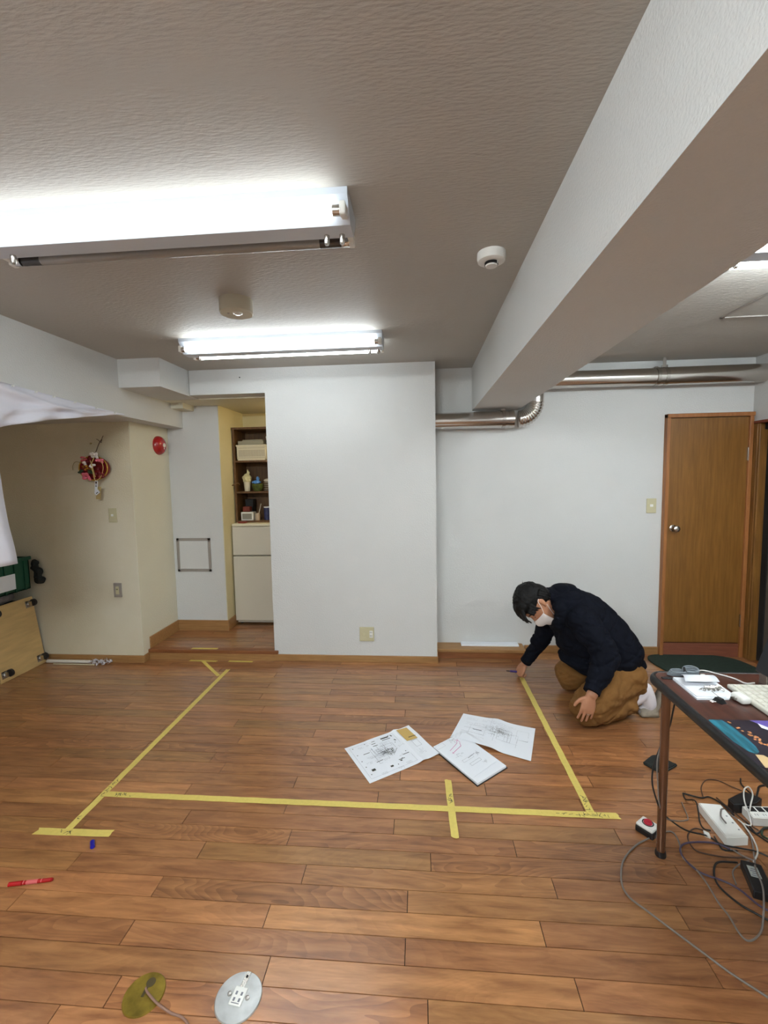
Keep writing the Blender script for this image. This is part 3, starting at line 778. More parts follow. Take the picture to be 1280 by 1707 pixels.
# rods on the floor
bm = B(); tube(bm, [(-3.10, 3.335, .015), (-2.72, 3.336, .015)], .0135, 16, 1); tube(bm, [(-2.72, 3.336, .015), (-2.705, 3.336, .015)], .009, 16, 1)
tag(obj('white_pole', bm, mat('pole_white', (222, 216, 205), .4), smooth=True), 'thick white pole lying along the left baseboard', 'pole')
bm = B(); tube(bm, [(-3.02, 3.305, .0055), (-2.66, 3.30, .0055)], .005, 10, 1)
tag(obj('thin_rod', bm, mat('rod_cream', (210, 200, 170), .4), smooth=True), 'thin cream rod lying in front of the white pole', 'rod')
bm = B(); rnd = random.Random(5)
for i in range(46):
    c = Vector((rnd.uniform(-2.69, -2.54), rnd.uniform(3.29, 3.345), rnd.uniform(.008, .04)))
    a = Vector((rnd.uniform(-1, 1), rnd.uniform(-1, 1), rnd.uniform(-.5, .8))).normalized()*rnd.uniform(.012, .03)
    b = Vector((rnd.uniform(-1, 1), rnd.uniform(-1, 1), rnd.uniform(-.5, .8))).normalized()*rnd.uniform(.006, .014)
    vs = [bm.verts.new(c+a), bm.verts.new(c+b), bm.verts.new(c-a), bm.verts.new(c-b)]
    for v in vs: v.co.z = max(.002, v.co.z)
    bm.faces.new(vs)
o = obj('crumpled_wrap', bm, mat('clear_wrap', (205, 200, 205), .2), smooth='all'); s = o.modifiers.new('s', 'SOLIDIFY'); s.thickness = .0008
tag(o, 'small heap of crumpled clear wrap at the end of the white pole', 'plastic wrap')

# ---- hanging lucky ornament
t = thing('wall_ornament', (-2.55, 3.33, 1.6), 'red and pink festive wall ornament hanging by a cord on the left wall', 'wall ornament')
def oc(x, z, y=3.30): return Vector((x, y, z))
bm = B()   # winnow-shaped basket
lathe(bm, [(0, 0), (.10, 0), (.115, .02), (.118, .055), (.112, .055), (.105, .02), (0, .01)], 28, Matrix.Translation((-2.55, 3.355, 1.60)) @ Matrix.Rotation(PI/2, 4, 'X') @ Matrix.Diagonal((1, .78, 1, 1)))
obj('basket', bm, mat('ornament_red', (128, 22, 26), .5, vary=.3, vscale=40), t, smooth=True)
bm = B(); tube(bm, [(-2.55+.118*math.cos(a), 3.30, 1.60+.094*math.sin(a)) for a in [i*2*PI/24 for i in range(25)]], .005, 8, 1); obj('gold_rim', bm, mat('gold_cord', (190, 150, 60), .4, .5), t, smooth=True)
def cluster(name, c, n, rr, r, m, seed, flat=1):
    rnd = random.Random(seed); bm = B()
    for i in range(n):
        p = Vector(c)+Vector((rnd.uniform(-rr, rr), rnd.uniform(-.015, .01), rnd.uniform(-rr, rr)))
        ball(bm, p, r*rnd.uniform(.7, 1.2), r*.8, r*rnd.uniform(.7, 1.2)*flat, sub=2)
    obj(name, bm, m, t, smooth='all')
pk = mat('ornament_pink', (222, 110, 130), .6); wt = mat('ornament_white', (228, 220, 215), .6)
gd = mat('ornament_gold', (186, 134, 40), .35, .6); gn = mat('ornament_green', (40, 56, 30), .6); dr = mat('ornament_dark_red', (110, 16, 24), .5)
cluster('pink_flower', (-2.595, 3.275, 1.535), 12, .024, .013, pk, 1)
cluster('pink_flower', (-2.475, 3.275, 1.66), 7, .016, .012, pk, 2)
cluster('pink_fan', (-2.60, 3.28, 1.675), 6, .02, .014, mat('fan_pink', (205, 90, 100), .5), 9, .6)
cluster('white_flower', (-2.52, 3.28, 1.695), 8, .02, .013, wt, 3)
cluster('white_flower', (-2.53, 3.265, 1.615), 6, .013, .012, wt, 4)
cluster('face_charm', (-2.585, 3.26, 1.635), 4, .01, .012, wt, 12)
cluster('gold_coins', (-2.58, 3.265, 1.60), 10, .02, .011, gd, 5, .5)
cluster('green_leaf', (-2.555, 3.265, 1.565), 7, .018, .012, gn, 6)
cluster('green_leaf', (-2.625, 3.275, 1.57), 5, .014, .012, gn, 7)
cluster('red_bow', (-2.56, 3.285, 1.665), 8, .03, .015, dr, 8, .7)
cluster('red_bow', (-2.49, 3.285, 1.56), 9, .03, .016, dr, 10, .9)
bm = B(); tube(bm, [(-2.515, 3.27, 1.68), (-2.53, 3.255, 1.62), (-2.515, 3.25, 1.56), (-2.52, 3.27, 1.50)], .003, 8, 4); tube(bm, [(-2.54, 3.26, 1.66), (-2.52, 3.255, 1.60), (-2.515, 3.27, 1.53)], .0025, 8, 4)
tube(bm, [(-2.46, 3.27, 1.66), (-2.445, 3.27, 1.60), (-2.47, 3.27, 1.53), (-2.51, 3.27, 1.50)], .0022, 8, 4)
obj('gold_cord', bm, mat('gold_straw', (196, 172, 104), .5), t, smooth=True)
bm = B(); tube(bm, [(-2.515, 3.28, 1.70), (-2.512, 3.33, 1.79), (-2.508, 3.36, 1.828)], .003, 8, 4); tube(bm, [(-2.508, 3.352, 1.80), (-2.49, 3.34, 1.835), (-2.475, 3.335, 1.852)], .0022, 6, 3); tube(bm, [(-2.508, 3.352, 1.80), (-2.525, 3.34, 1.822), (-2.535, 3.335, 1.828)], .0022, 6, 3)
obj('hanging_cord', bm, M['cable_brown'], t, smooth=True)
bm = B(); tube(bm, [(-2.62, 3.28, 1.64), (-2.66, 3.26, 1.65), (-2.685, 3.26, 1.62), (-2.688, 3.26, 1.585)], .0025, 6, 4); obj('straw_sprig', bm, mat('straw', (130, 120, 80), .7), t, smooth=True)
bm = B(); mm = Matrix.Translation((-2.525, 3.285, 1.455)) @ Matrix.Rotation(math.radians(6), 4, 'Y')
box(bm, -.011, .011, -.001, .001, -.06, .05, 0, mat4=mm); box(bm, -.006, .006, -.0018, -.001, .022, .04, 1, mat4=mm); box(bm, -.006, .006, -.0018, -.001, .0, .006, 1, mat4=mm); box(bm, -.006, .006, -.0018, -.001, .010, .014, 1, mat4=mm)
m3 = Matrix.Translation((-2.515, 3.278, 1.41)) @ Matrix.Rotation(math.radians(-35), 4, 'Y')
box(bm, -.02, .02, -.001, .001, -.014, .014, 0, mat4=m3); box(bm, -.012, .008, -.0018, -.001, -.006, .0, 1, mat4=m3)
obj('paper_tag', bm, [M['paper'], M['ink']], t)
bm = B(); box(bm, -.019, .019, -.002, .002, -.05, .05, 0, .0005, mat4=Matrix.Translation((-2.52, 3.30, 1.405)) @ Matrix.Rotation(math.radians(6), 4, 'Y')); obj('wood_tag', bm, mat('tag_wood', (178, 156, 104), .6), t)
bm = B(); tube(bm, [(-2.60, 3.369, 1.80), (-2.60, 3.35, 1.80), (-2.595, 3.345, 1.79), (-2.588, 3.35, 1.798)], .002, 6, 3)
tag(obj('wall_hook', bm, M['brass'], smooth=True), 'tiny brass hook in the left wall beside the ornament cord', 'hook')

# ================================================================ TAPE ON THE FLOOR
def tape(pts, w, z, label, marks=(), m='tape', ragged=True):
    """strip with torn ends laid on the floor along pts (two points)"""
    a, b = Vector((pts[0][0], pts[0][1], 0)), Vector((pts[1][0], pts[1][1], 0))
    d = (b-a).normalized(); n = Vector((-d.y, d.x, 0)); L = (b-a).length
    bm = B(); k = max(2, int(L/.02)); rnd = random.Random(int(L*1000))
    top = []
    for i in range(k+1):
        c = a+d*L*i/k; e = [(rnd.uniform(-.006, .006) if i in (0, k) else 0) for _ in range(4)]
        wob = .0006*math.sin(i*.9)
        top.append([bm.verts.new(c+n*(w/2*(1-2*j/3)+wob)+d*e[j]+Vector((0, 0, z))) for j in range(4)])
    for p, q in zip(top, top[1:]):
        for j in range(3): bm.faces.new((p[j], p[j+1], q[j+1], q[j]))
    g = bmesh.ops.extrude_face_region(bm, geom=list(bm.faces))
    for v in [x for x in g['geom'] if isinstance(x, bmesh.types.BMVert)]: v.co.z -= .0006
    for s0, dn in marks:      # pen marks: (distance along, count)
        for _ in range(dn):
            c = a+d*(s0+rnd.uniform(-.03, .03))+n*rnd.uniform(-.008, .008); ang = rnd.choice((0, .9, 1.57, 2.3, .2)); l = rnd.uniform(.004, .011)
            u = (d*math.cos(ang)+n*math.sin(ang))*l; vv = Vector((-u.y, u.x, 0)).normalized()*.0011
            f = bm.faces.new([bm.verts.new(c+q+Vector((0, 0, z+.0003))) for q in (-u-vv, u-vv, u+vv, -u+vv)]); f.material_index = 1
    o = obj('tape_strip', bm, [M[m], M['ink']])
    return tag(o, label, 'tape', 'yellow tape strips marking the floor')
tape([(-1.520, 3.27), (-1.53, 1.68)], .032, .0015, 'long yellow tape line on the left running away towards the alcove', [(1.30, 9), (1.36, 9), (1.52, 3)])
tape([(-1.662, 1.665), (-1.325, 1.672)], .036, .0008, 'short yellow tape crossbar at the near end of the left tape line', [(.13, 8)])
tape([(-1.52, 1.895), (.57, 1.895)], .034, .0022, 'long yellow tape line running across the floor from the left tape to the right', [(.08, 10), (.10, 6)])
tape([(.52, 1.893), (.85, 1.893)], .036, .003, 'brighter yellow tape piece lapped over the right end of the cross line', [(.1, 5), (.16, 6), (.22, 8), (.26, 5)])
tape([(.733, 3.23), (.737, 2.04)], .034, .0008, 'long yellow tape line on the right running from the pen to the corner')
tape([(.737, 2.06), (.738, 1.91)], .034, .0016, 'short yellow tape piece at the near end of the right line', [(.08, 8), (.11, 6)])
tape([(.122, 2.085), (.13, 1.735)], .032, .0038, 'short upright yellow tape crossing the cross line near the notebook', [(.13, 6), (.16, 4)])
tape([(-1.80, 3.415), (-1.545, 3.155)], .026, .0024, 'short diagonal yellow tape at the far end of the left line')
tape([(-1.915, 3.425), (-1.68, 3.42)], .024, .0008, 'small yellow tape strip along the foot of the step, left of its neighbour')
tape([(-1.585, 3.425), (-1.375, 3.422)], .026, .0008, 'small yellow tape strip along the foot of the step, right of its neighbour')
o = tape([(-1.917, 3.470), (-1.695, 3.472)], .028, .0865, 'small yellow tape strip on top of the alcove step')

# ================================================================ PAPERS
def sheet(name, quad, lift, strokes, label, cat, mats, nu=24, nv=16, z=.002, bulge=None):
    """quad A,B,C,D (u along AB, v along AD); lift(u,v) -> height; strokes: (u0,v0,u1,v1,width,mat)"""
    A, Bq, C, D = [Vector((q[0], q[1], 0)) for q in quad]
    def P(u, v, dz=0):
        p = (A*(1-u)+Bq*u)*(1-v)+(D*(1-u)+C*u)*v
        if bulge: p = p+bulge(u, v)
        return p+Vector((0, 0, z+lift(u, v)+dz))
    bm = B(); G = [[bm.verts.new(P(i/nu, j/nv)) for j in range(nv+1)] for i in range(nu+1)]
    for i in range(nu):
        for j in range(nv): bm.faces.new((G[i][j], G[i+1][j], G[i+1][j+1], G[i][j+1]))
    U = (Bq-A).length; Vv = (D-A).length
    for (u0, v0, u1, v1, wd, mi) in strokes:
        du, dv = (u1-u0)*U, (v1-v0)*Vv; L = math.hypot(du, dv) or 1e-6
        pu, pv = -dv/L*wd/2/U, du/L*wd/2/Vv
        q = [P(u0+pu, v0+pv, .0007), P(u1+pu, v1+pv, .0007), P(u1-pu, v1-pv, .0007), P(u0-pu, v0-pv, .0007)]
        f = bm.faces.new([bm.verts.new(x) for x in q]); f.material_index = mi
    g = bmesh.ops.extrude_face_region(bm, geom=[f for f in bm.faces if f.material_index == 0])
    for v in [x for x in g['geom'] if isinstance(x, bmesh.types.BMVert)]: v.co.z -= .0004
    return tag(obj(name, bm, mats, smooth=False), label, cat)
def text_lines(rnd, u, v, w, n, mi=2, step=.018, wd=.0012):
    o = []
    for k in range(n):
        x = u
        while x < u+w:
            l = rnd.uniform(.006, .02)
            if rnd.random() < .8: o.append((x, v+k*step, min(x+l, u+w), v+k*step, wd, mi))
            x += l+.006
    return o
def drawing(rnd, cu, cv, ru, rv, n, mi=1, wd=.0009):
    o = []
    for _ in range(n):
        u = cu+rnd.gauss(0, ru*.5); v = cv+rnd.gauss(0, rv*.5); l = rnd.uniform(.2, .9)*ru
        if rnd.random() < .5: o.append((u-l/2, v, u+l/2, v, wd, mi))
        elif rnd.random() < .6: o.append((u, v-l*.6, u, v+l*.6, wd, mi))
        else: o.append((u, v, u+l*.5, v+l*.6, wd, mi))
    return o
def rect(u0, v0, u1, v1, wd, mi): return [(u0, v0, u1, v0, wd, mi), (u1, v0, u1, v1, wd, mi), (u1, v1, u0, v1, wd, mi), (u0, v1, u0, v0, wd, mi)]
rnd = random.Random(21); st = []
st += rect(.05, .07, .70, .93, .0008, 2)
for u, v in ((.08, .1), (.08, .3), (.08, .48), (.08, .64), (.08, .84), (.26, .08), (.45, .85), (.62, .08), (.64, .3), (.66, .62), (.55, .75)): st.append((u, v, u+.012, v, .006, 1))
for u, v, w in ((.16, .33, .09), (.24, .62, .09), (.50, .76, .09), (.34, .22, .07), (.34, .16, .06), (.60, .68, .09), (.25, .88, .0), (.36, .10, .05)):
    if w: st.append((u, v, u+w, v, .0042, 1))
st += [(.50, .10, .62, .10, .010, 1), (.505, .15, .63, .15, .005, 1)]
st += [(.12, .76, .17, .76, .017, 1), (.35, .84, .39, .84, .012, 1), (.655, .08, .67, .12, .007, 1), (.66, .22, .675, .26, .007, 1), (.51, .79, .54, .79, .008, 1)]
st += rect(.27, .28, .60, .68, .0013, 2)+rect(.31, .33, .40, .50, .001, 2)+rect(.45, .20, .58, .34, .0009, 2)
st += [(.40, .42, .52, .42, .003, 1), (.52, .42, .52, .52, .003, 1), (.44, .55, .54, .55, .003, 1), (.46, .36, .46, .48, .003, 1), (.50, .60, .60, .47, .0022, 1)]+drawing(rnd, .46, .48, .08, .10, 34, 1, .0022)+drawing(rnd, .42, .44, .17, .17, 45, 2, .001)
for u, v in ((.15, .12), (.27, .11), (.17, .44), (.12, .56), (.27, .46), (.2, .9), (.42, .92), (.56, .87), (.34, .62), (.64, .42)): st += text_lines(rnd, u, v, .08, 3, 2, .02)
st += text_lines(rnd, .82, .30, .1, 4, 1, .022, .002)+rect(.84, .44, .92, .62, .0012, 2)+text_lines(rnd, .80, .70, .1, 5, 2, .03)+[(.78, .34, .95, .34, .006, 1)]
st += [(.775, .235, .945, .235, .125, 3)]
kr = drawing(rnd, .85, .15, .04, .10, 26, 1, .0014)
def lift1(u, v): return .010*math.exp(-((u-.76)/.05)**2)*(1-.3*v)+.006*max(0, (u-.8)/.2)+.003*math.sin(v*5+u*3)**2*(u > .3)
o = sheet('floor_plan_sheet', [(-.43, 2.308), (-.082, 2.545), (.090, 2.280), (-.259, 2.038)], lift1, st, 'printed plan sheet with a kraft note taped on, leftmost of the three papers', 'paper', [M['paper'], M['ink'], M['ink_soft'], M['kraft']])
rnd = random.Random(5); st = drawing(rnd, .55, .42, .13, .14, 60, 1, .0011)+drawing(rnd, .50, .45, .3, .22, 55, 2, .0007)
st += rect(.55, .32, .72, .66, .001, 2)+rect(.22, .28, .34, .5, .0008, 2)+[(.08, .62, .36, .62, .0012, 2)]
for u, v in ((.08, .12), (.1, .3), (.3, .1), (.45, .12), (.6, .14)): st += text_lines(rnd, u, v, .16, 3, 2, .035, .0009)
st += rect(.78, .2, .93, .5, .0006, 2)
def lift2(u, v):
    A, Bq, C, D = [Vector((q[0], q[1], 0)) for q in ((.258, 2.7), (.661, 2.549), (.562, 2.249), (.155, 2.43))]
    p = (A*(1-u)+Bq*u)*(1-v)+(D*(1-u)+C*u)*v
    U = Vector((.172, .148, 0)).normalized(); V = Vector((.204, -.281, 0)).normalized(); q = p-Vector((.058, 2.327, 0))
    a, b = q.dot(U), q.dot(V)
    def ss(t): t = max(0, min(1, t)); return t*t*(3-2*t)
    on = ss((b+.04)/.035)*ss((.27-a)/.04)
    return .0175*on+(1-on)*lift2b(u, v)
def lift2b(u, v): return .003+.009*math.exp(-((u-.5)/.10)**2)+.004*(v < .5)*math.sin(u*4)**2
sheet('sketch_sheet', [(.258, 2.7), (.661, 2.549), (.562, 2.249), (.155, 2.43)], lift2, st, 'large open sheet of pencil sketches, the far one of the three papers', 'paper', [M['paper'], M['ink'], M['ink_soft']])
# notebook
t = thing('notebook', (.25, 2.23, 0), 'open notebook with pink line sketch, nearest of the three papers', 'notebook')
ang_u = Vector((.438-.266, 2.194-2.046, 0)); nbA = Vector((.058, 2.327, 0)); nbD = Vector((.262, 2.046, 0)); nbU = ang_u.normalized()
def quadbox(name, A, u, U, v, V, z0, z1, m):
    bm = B(); mm = frame_mat(A, u, v); box(bm, 0, U, 0, V, min(z0, z1), max(z0, z1), 0, .0008, mat4=mm if mm.to_3x3().determinant() > 0 else mm)
    for vv in bm.verts: pass
    return obj(name, bm, m, t)
vdir = (nbD-nbA).normalized()
def nb(name, du, U, dv, V, z0, z1, m):
    bm = B(); pts = []
    for z in (z0, z1):
        for a, b in ((du, dv), (du+U, dv), (du+U, dv+V), (du, dv+V)):
            p = nbA+nbU*a+vdir*b; pts.append(bm.verts.new((p.x, p.y, z)))
    for q in ((0, 1, 2, 3), (4, 5, 6, 7), (0, 1, 5, 4), (1, 2, 6, 5), (2, 3, 7, 6), (3, 0, 4, 7)): bm.faces.new([pts[i] for i in q])
    bmesh.ops.bevel(bm, geom=list(bm.edges), offset=.0006, segments=1, affect='EDGES')
    return obj(name, bm, m, t)
Lv = (nbD-nbA).length
nb('cover', -.002, .226, -.003, Lv+.004, .001, .004, M['black'])
nb('page_block', .003, .214, .0, Lv-.003, .004, .015, M['paper'])
rnd = random.Random(8)
st = [(.25, .28, .62, .20, .0024, 3), (.62, .20, .74, .12, .0024, 3), (.24, .36, .64, .30, .003, 3), (.64, .30, .70, .22, .0024, 3), (.66, .1, .74, .15, .002, 3), (.74, .12, .72, .22, .002, 3), (.27, .33, .27, .385, .002, 3)]
st += drawing(rnd, .6, .08, .14, .05, 14, 2, .0009)+rect(.25, .60, .62, .66, .0009, 2)+rect(.33, .74, .70, .80, .0012, 2)+drawing(rnd, .8, .62, .08, .05, 14, 2, .001)+drawing(rnd, .72, .86, .08, .03, 8, 2, .001)+drawing(rnd, .35, .45, .12, .03, 8, 2, .001)+rect(.03, .03, .3, .12, .0007, 2)+[(.45, .62, .72, .60, .003, 2)]
def UV(a, b): p = nbA+nbU*a+vdir*b; return (p.x, p.y)
pg = sheet('loose_page', [UV(.0, 0), UV(.205, .0), UV(.205, Lv-.055), UV(0.0, Lv-.04)], lambda u, v: .0012*math.sin(u*3), st, '', '', [M['paper'], M['ink'], M['ink_soft'], M['pink_ink']], z=.0165)
del pg['label']; del pg['category']; pg.name = 'top_page'; pg.parent = t; pg.matrix_parent_inverse = parent_world(t).inverted()

# ================================================================ SMALL THINGS ON THE FLOOR
t = thing('red_marker', (-1.465, 1.43, 0), 'red marker pen lying alone on the floor at the left', 'marker pen')
a, b = Vector((-1.54, 1.413, .0085)), Vector((-1.391, 1.443, .0085)); d = (b-a)
bm = B(); tube(bm, [a, a+d*.30], .0078, 16, 1); tube(bm, [a-d*.01, a], .0055, 16, 1); obj('cap', bm, M['red'], t, smooth=True)
bm = B(); tube(bm, [a+d*.31, a+d*.97], .0068, 16, 1); tube(bm, [a+d*.97, b], .005, 16, 1); obj('barrel', bm, M['red'], t, smooth=True)
bm = B()
for q0, q1 in ((.33, .35), (.40, .66), (.74, .755)): tube(bm, [a+d*q0+Vector((0, 0, .0004)), a+d*q1+Vector((0, 0, .0004))], .0068 if q1-q0 < .1 else .0071, 16, 1)
obj('printed_band', bm, mat('faded_print', (196, 90, 90), .4), t, smooth=True)
bm = B(); tube(bm, [(-1.369, 1.617, .009), (-1.349, 1.592, .009)], .0088, 16, 1); tube(bm, [(-1.371, 1.620, .009), (-1.369, 1.617, .009)], .006, 16, 1)
tag(obj('blue_pen_cap', bm, M['blue'], smooth=True), 'small blue pen cap lying near the left tape crossbar', 'pen cap')
# floor outlets
def disc(name, c, r, m, label):
    t = thing(name, (c[0], c[1], 0), label, 'floor outlet')
    bm = B(); lathe(bm, [(0, .0), (r, 0), (r, .002), (r*.97, .0045), (r*.6, .0055), (0, .0055)], 64, Matrix.Translation((c[0], c[1], 0)))
    obj('cover_disc', bm, m, t, smooth=True); return t
bc = (-.819, 1.115); t = disc('floor_outlet', bc, .0575, M['brass'], 'round brass floor outlet cover at the bottom left with a cord coming out')
bm = B(); lathe(bm, [(0, .0056), (.013, .0056), (.013, .0062), (0, .0062)], 20, Matrix.Translation((bc[0]+.004, bc[1]+.028, 0))); box(bm, bc[0]-.004, bc[0]+.004, bc[1]-.01, bc[1]+.02, .0056, .0063)
obj('cord_slot', bm, mat('slot_dark', (70, 58, 28), .6), t)
bm = B(); tube(bm, [(bc[0]-.002, bc[1]+.012, .007), (-.808, 1.114, .010), (-.761, 1.09, .008), (-.713, 1.074, .005), (-.679, 1.067, .005), (-.649, 1.05, .005), (-.62, 1.02, .005)], .0032, 10, 6)
obj('cord', bm, mat('cord_brown_grey', (128, 98, 84), .6), t, smooth=True)
sc = (-.539, 1.126); t = disc('floor_outlet', sc, .0665, M['galv'], 'round galvanised floor outlet cover with a white socket, right of the brass one')
dirv = Vector((-.511+.517, 1.156-1.107, 0)).normalized(); rt = Vector((dirv.y, -dirv.x, 0))
mm = frame_mat((sc[0], sc[1], 0), rt, dirv)
bm = B(); box(bm, -.019, .019, -.025, .022, .0055, .009, 0, .002, mat4=mm)
for xx in (-.008, .008):
    for yy in (-.012, .004): box(bm, xx-.003, xx+.003, yy-.004, yy+.005, .009, .0094, 1, mat4=mm)
box(bm, -.012, .012, -.021, -.019, .009, .0094, 1, mat4=mm)
obj('socket_block', bm, [M['white'], M['ink_soft']], t)
for s in (-1, 1):
    bm = B(); lathe(bm, [(0, .0055), (.0065, .0055), (.0055, .009), (0, .0095)], 16, mm @ Matrix.Translation((s*.028, -.0, 0))); obj('screw', bm, M['metal'], t, smooth=True)
bm = B(); box(bm, -.007, .007, .018, .064, .0058, .0075, 0, .0005, mat4=mm); obj('latch_tab', bm, M['metal'], t)
bm = B(); lathe(bm, [(0, .0076), (.004, .0076), (.004, .0082), (0, .0082)], 12, mm @ Matrix.Translation((0, .05, 0))); obj('latch_hole', bm, M['black'], t)
# tape measure
t = thing('tape_measure', (.925, 1.81, 0), 'white and black tape measure with red button beside the table leg', 'tape measure')
mm = frame_mat((.930, 1.812, 0), (.62, -.78, 0), (.78, .62, 0))
bm = B(); box(bm, -.036, .036, -.032, .032, 0, .028, 0, .006, mat4=mm); obj('black_case', bm, M['black'], t)
bm = B(); box(bm, -.035, .033, -.030, .033, .026, .038, 0, .006, mat4=mm); obj('white_shell', bm, M['white'], t)
bm = B(); lathe(bm, [(0, .048), (.013, .047), (.016, .042), (.016, .036)], 24, mm @ Matrix.Translation((-.002, .006, 0))); obj('red_button', bm, mat('button_red', (176, 30, 52), .4), t, smooth=True)
bm = B(); lathe(bm, [(.018, .0383), (.022, .0383), (.022, .039), (.018, .039)], 24, mm @ Matrix.Translation((-.002, .006, 0))); obj('ring_groove', bm, M['black'], t, smooth=True)
bm = B(); box(bm, .036, .040, -.012, .010, .004, .018, 0, .001, mat4=mm); obj('blade_hook', bm, M['metal'], t)
# black pad
bm = B()
pts = [(1.125, 2.258), (1.172, 2.188), (1.20, 2.19), (1.29, 2.25), (1.275, 2.262), (1.235, 2.325), (1.20, 2.32)]
vs = [bm.verts.new((x, y, .001)) for x, y in pts]; f = bm.faces.new(vs); g = bmesh.ops.extrude_face_region(bm, geom=[f])
for v in [x for x in g['geom'] if isinstance(x, bmesh.types.BMVert)]: v.co.z = .016
bmesh.ops.bevel(bm, geom=list(bm.edges), offset=.004, segments=2, affect='EDGES')
tag(obj('black_pad', bm, M['darkbag'], smooth=True), 'black square pad on the floor behind the table leg', 'pad')
# door mat
bm = B(); pts = [(1.775, 3.60), (1.90, 3.685), (2.44, 3.685), (2.53, 3.42), (2.48, 3.20), (2.30, 3.05), (1.98, 3.05), (1.84, 3.30)]
for _ in range(3):
    pts = [q for i in range(len(pts)) for q in (tuple(.75*a+.25*b for a, b in zip(pts[i], pts[(i+1) % len(pts)])), tuple(.25*a+.75*b for a, b in zip(pts[i], pts[(i+1) % len(pts)])))]
vs = [bm.verts.new((x, y, .001)) for x, y in pts]; f = bm.faces.new(vs)
g = bmesh.ops.extrude_face_region(bm, geom=list(bm.faces))
for v in [x for x in g['geom'] if isinstance(x, bmesh.types.BMVert)]: v.co.z = .012
tag(obj('green_mat', bm, M['mat']), 'dark green carpet mat on the floor in front of the brown door', 'mat')

# ================================================================ TABLE
t = thing('folding_table', (1.2, .9, 0), 'dark red-brown laminate table with black rubber edge at the right', 'table')
TX0, TX1, TY0, TY1 = .898, 1.51, .0, 1.805; TZ = .70
def rrect(x0, x1, y0, y1, r, n=8):
    o = []
    for cx, cy, a0 in ((x1-r, y1-r, 0), (x0+r, y1-r, 90), (x0+r, y0+r, 180), (x1-r, y0+r, 270)):
        for k in range(n+1):
            a = math.radians(a0+90*k/n); o.append((cx+r*math.cos(a), cy+r*math.sin(a)))
    return o
def prism(bm, pts, z0, z1, mi=0, bev=0):
    lo = [bm.verts.new((x, y, z0)) for x, y in pts]; hi = [bm.verts.new((x, y, z1)) for x, y in pts]
    fs = [bm.faces.new(lo[::-1]), bm.faces.new(hi)]
    for i in range(len(pts)): j = (i+1) % len(pts); fs.append(bm.faces.new((lo[i], lo[j], hi[j], hi[i])))
    for f in fs: f.material_index = mi
    if bev: bmesh.ops.bevel(bm, geom=list(fs[1].edges), offset=bev, segments=3, affect='EDGES')
bm = B(); prism(bm, rrect(TX0+.012, TX1-.012, TY0+.012, TY1-.012, .05), TZ-.028, TZ); obj('tabletop', bm, M['table'], t)
bm = B()
loop = rrect(TX0+.008, TX1-.008, TY0+.008, TY1-.008, .052); n = len(loop); prof = []
for k in range(12): a = 2*PI*k/12; prof.append((math.cos(a)*.013, math.sin(a)*.019))
rings = []
for i in range(n):
    p = Vector((*loop[i], 0)); q = Vector((*loop[(i+1) % n], 0)); o_ = Vector((*loop[i-1], 0)); tt = (q-o_).normalized(); nn = Vector((tt.y, -tt.x, 0))
    rings.append([bm.verts.new(p+nn*a+Vector((0, 0, TZ-.0165+b))) for a, b in prof])
for i in range(n):
    a, b = rings[i], rings[(i+1) % n]
    for k in range(12): bm.faces.new((a[k], a[(k+1) % 12], b[(k+1) % 12], b[k]))
obj('edge_trim', bm, M['rubber'], t, smooth='all')
bm = B(); box(bm, .93, 1.455, .10, .125, TZ-.06, TZ-.028); box(bm, .93, 1.455, 1.68, 1.705, TZ-.06, TZ-.028); box(bm, .93, .95, .1, 1.70, TZ-.05, TZ-.028); box(bm, 1.435, 1.455, .1, 1.70, TZ-.05, TZ-.028); obj('under_frame', bm, M['black'], t)
for x, y in ((.924, 1.70), (1.455, 1.70), (.924, .12), (1.455, .12)):
    bm = B(); tube(bm, [(x, y, .012), (x, y, TZ-.03)], .0155, 28, 1); l = obj('leg', bm, M['leg'], t, smooth=True)
    bm = B(); lathe(bm, [(0, 0), (.019, 0), (.020, .006), (.0175, .022), (.0155, .022)], 28, Matrix.Translation((x, y, .0))); obj('rubber_foot', bm, M['black'], l, smooth=True)

# ---- things on the table
z = TZ+.0005
t = thing('booklet', (1.03, 1.64, TZ), 'white booklet pile lying on the back left corner of the table', 'booklet')
def poly_slab(name, pts, z0, z1, m, par): 
    bm = B(); prism(bm, pts, z0, z1); return obj(name, bm, m, par)
poly_slab('lower_booklet', [(.960, 1.726), (.957, 1.571), (1.066, 1.575), (1.10, 1.612), (1.101, 1.720)], z, z+.006, M['paper'], t)
poly_slab('middle_sheet', [(.962, 1.728), (.962, 1.582), (1.060, 1.580), (1.098, 1.725)], z+.0065, z+.009, M['paper'], t)
bm = B()
n = 10; rows = []
for i in range(n+1):
    s = i/n; yy = 1.745-.085*s; zz = z+.010+.022*math.sin(s*PI*.75)*(1 if s < 1 else 1)
    rows.append([bm.verts.new((xx, yy, zz*(1)+(0.0))) for xx in (.998-.03*s, 1.05-.02*s, 1.100-.012*s)])
for a, b in zip(rows, rows[1:]):
    for k in range(2): bm.faces.new((a[k], a[k+1], b[k+1], b[k]))
g = bmesh.ops.extrude_face_region(bm, geom=list(bm.faces))
for v in [x for x in g['geom'] if isinstance(x, bmesh.types.BMVert)]: v.co.z -= .001
obj('curled_cover', bm, M['paper'], t, smooth='all')
bm = B()
for k in range(3): tube(bm, [(1.02+.02*k, 1.636, z+.016+.003*k), (1.05+.012*k, 1.63, z+.016+.002*k)], .006, 12, 1)
for k in range(5):
    cx, cy = 1.005+.016*k, 1.622+.004*(k % 2); tube(bm, [(cx+.010*math.cos(a), cy+.007*math.sin(a), z+.014+.003*math.sin(a*2)) for a in [i*PI/6 for i in range(13)]], .0014, 6, 1)
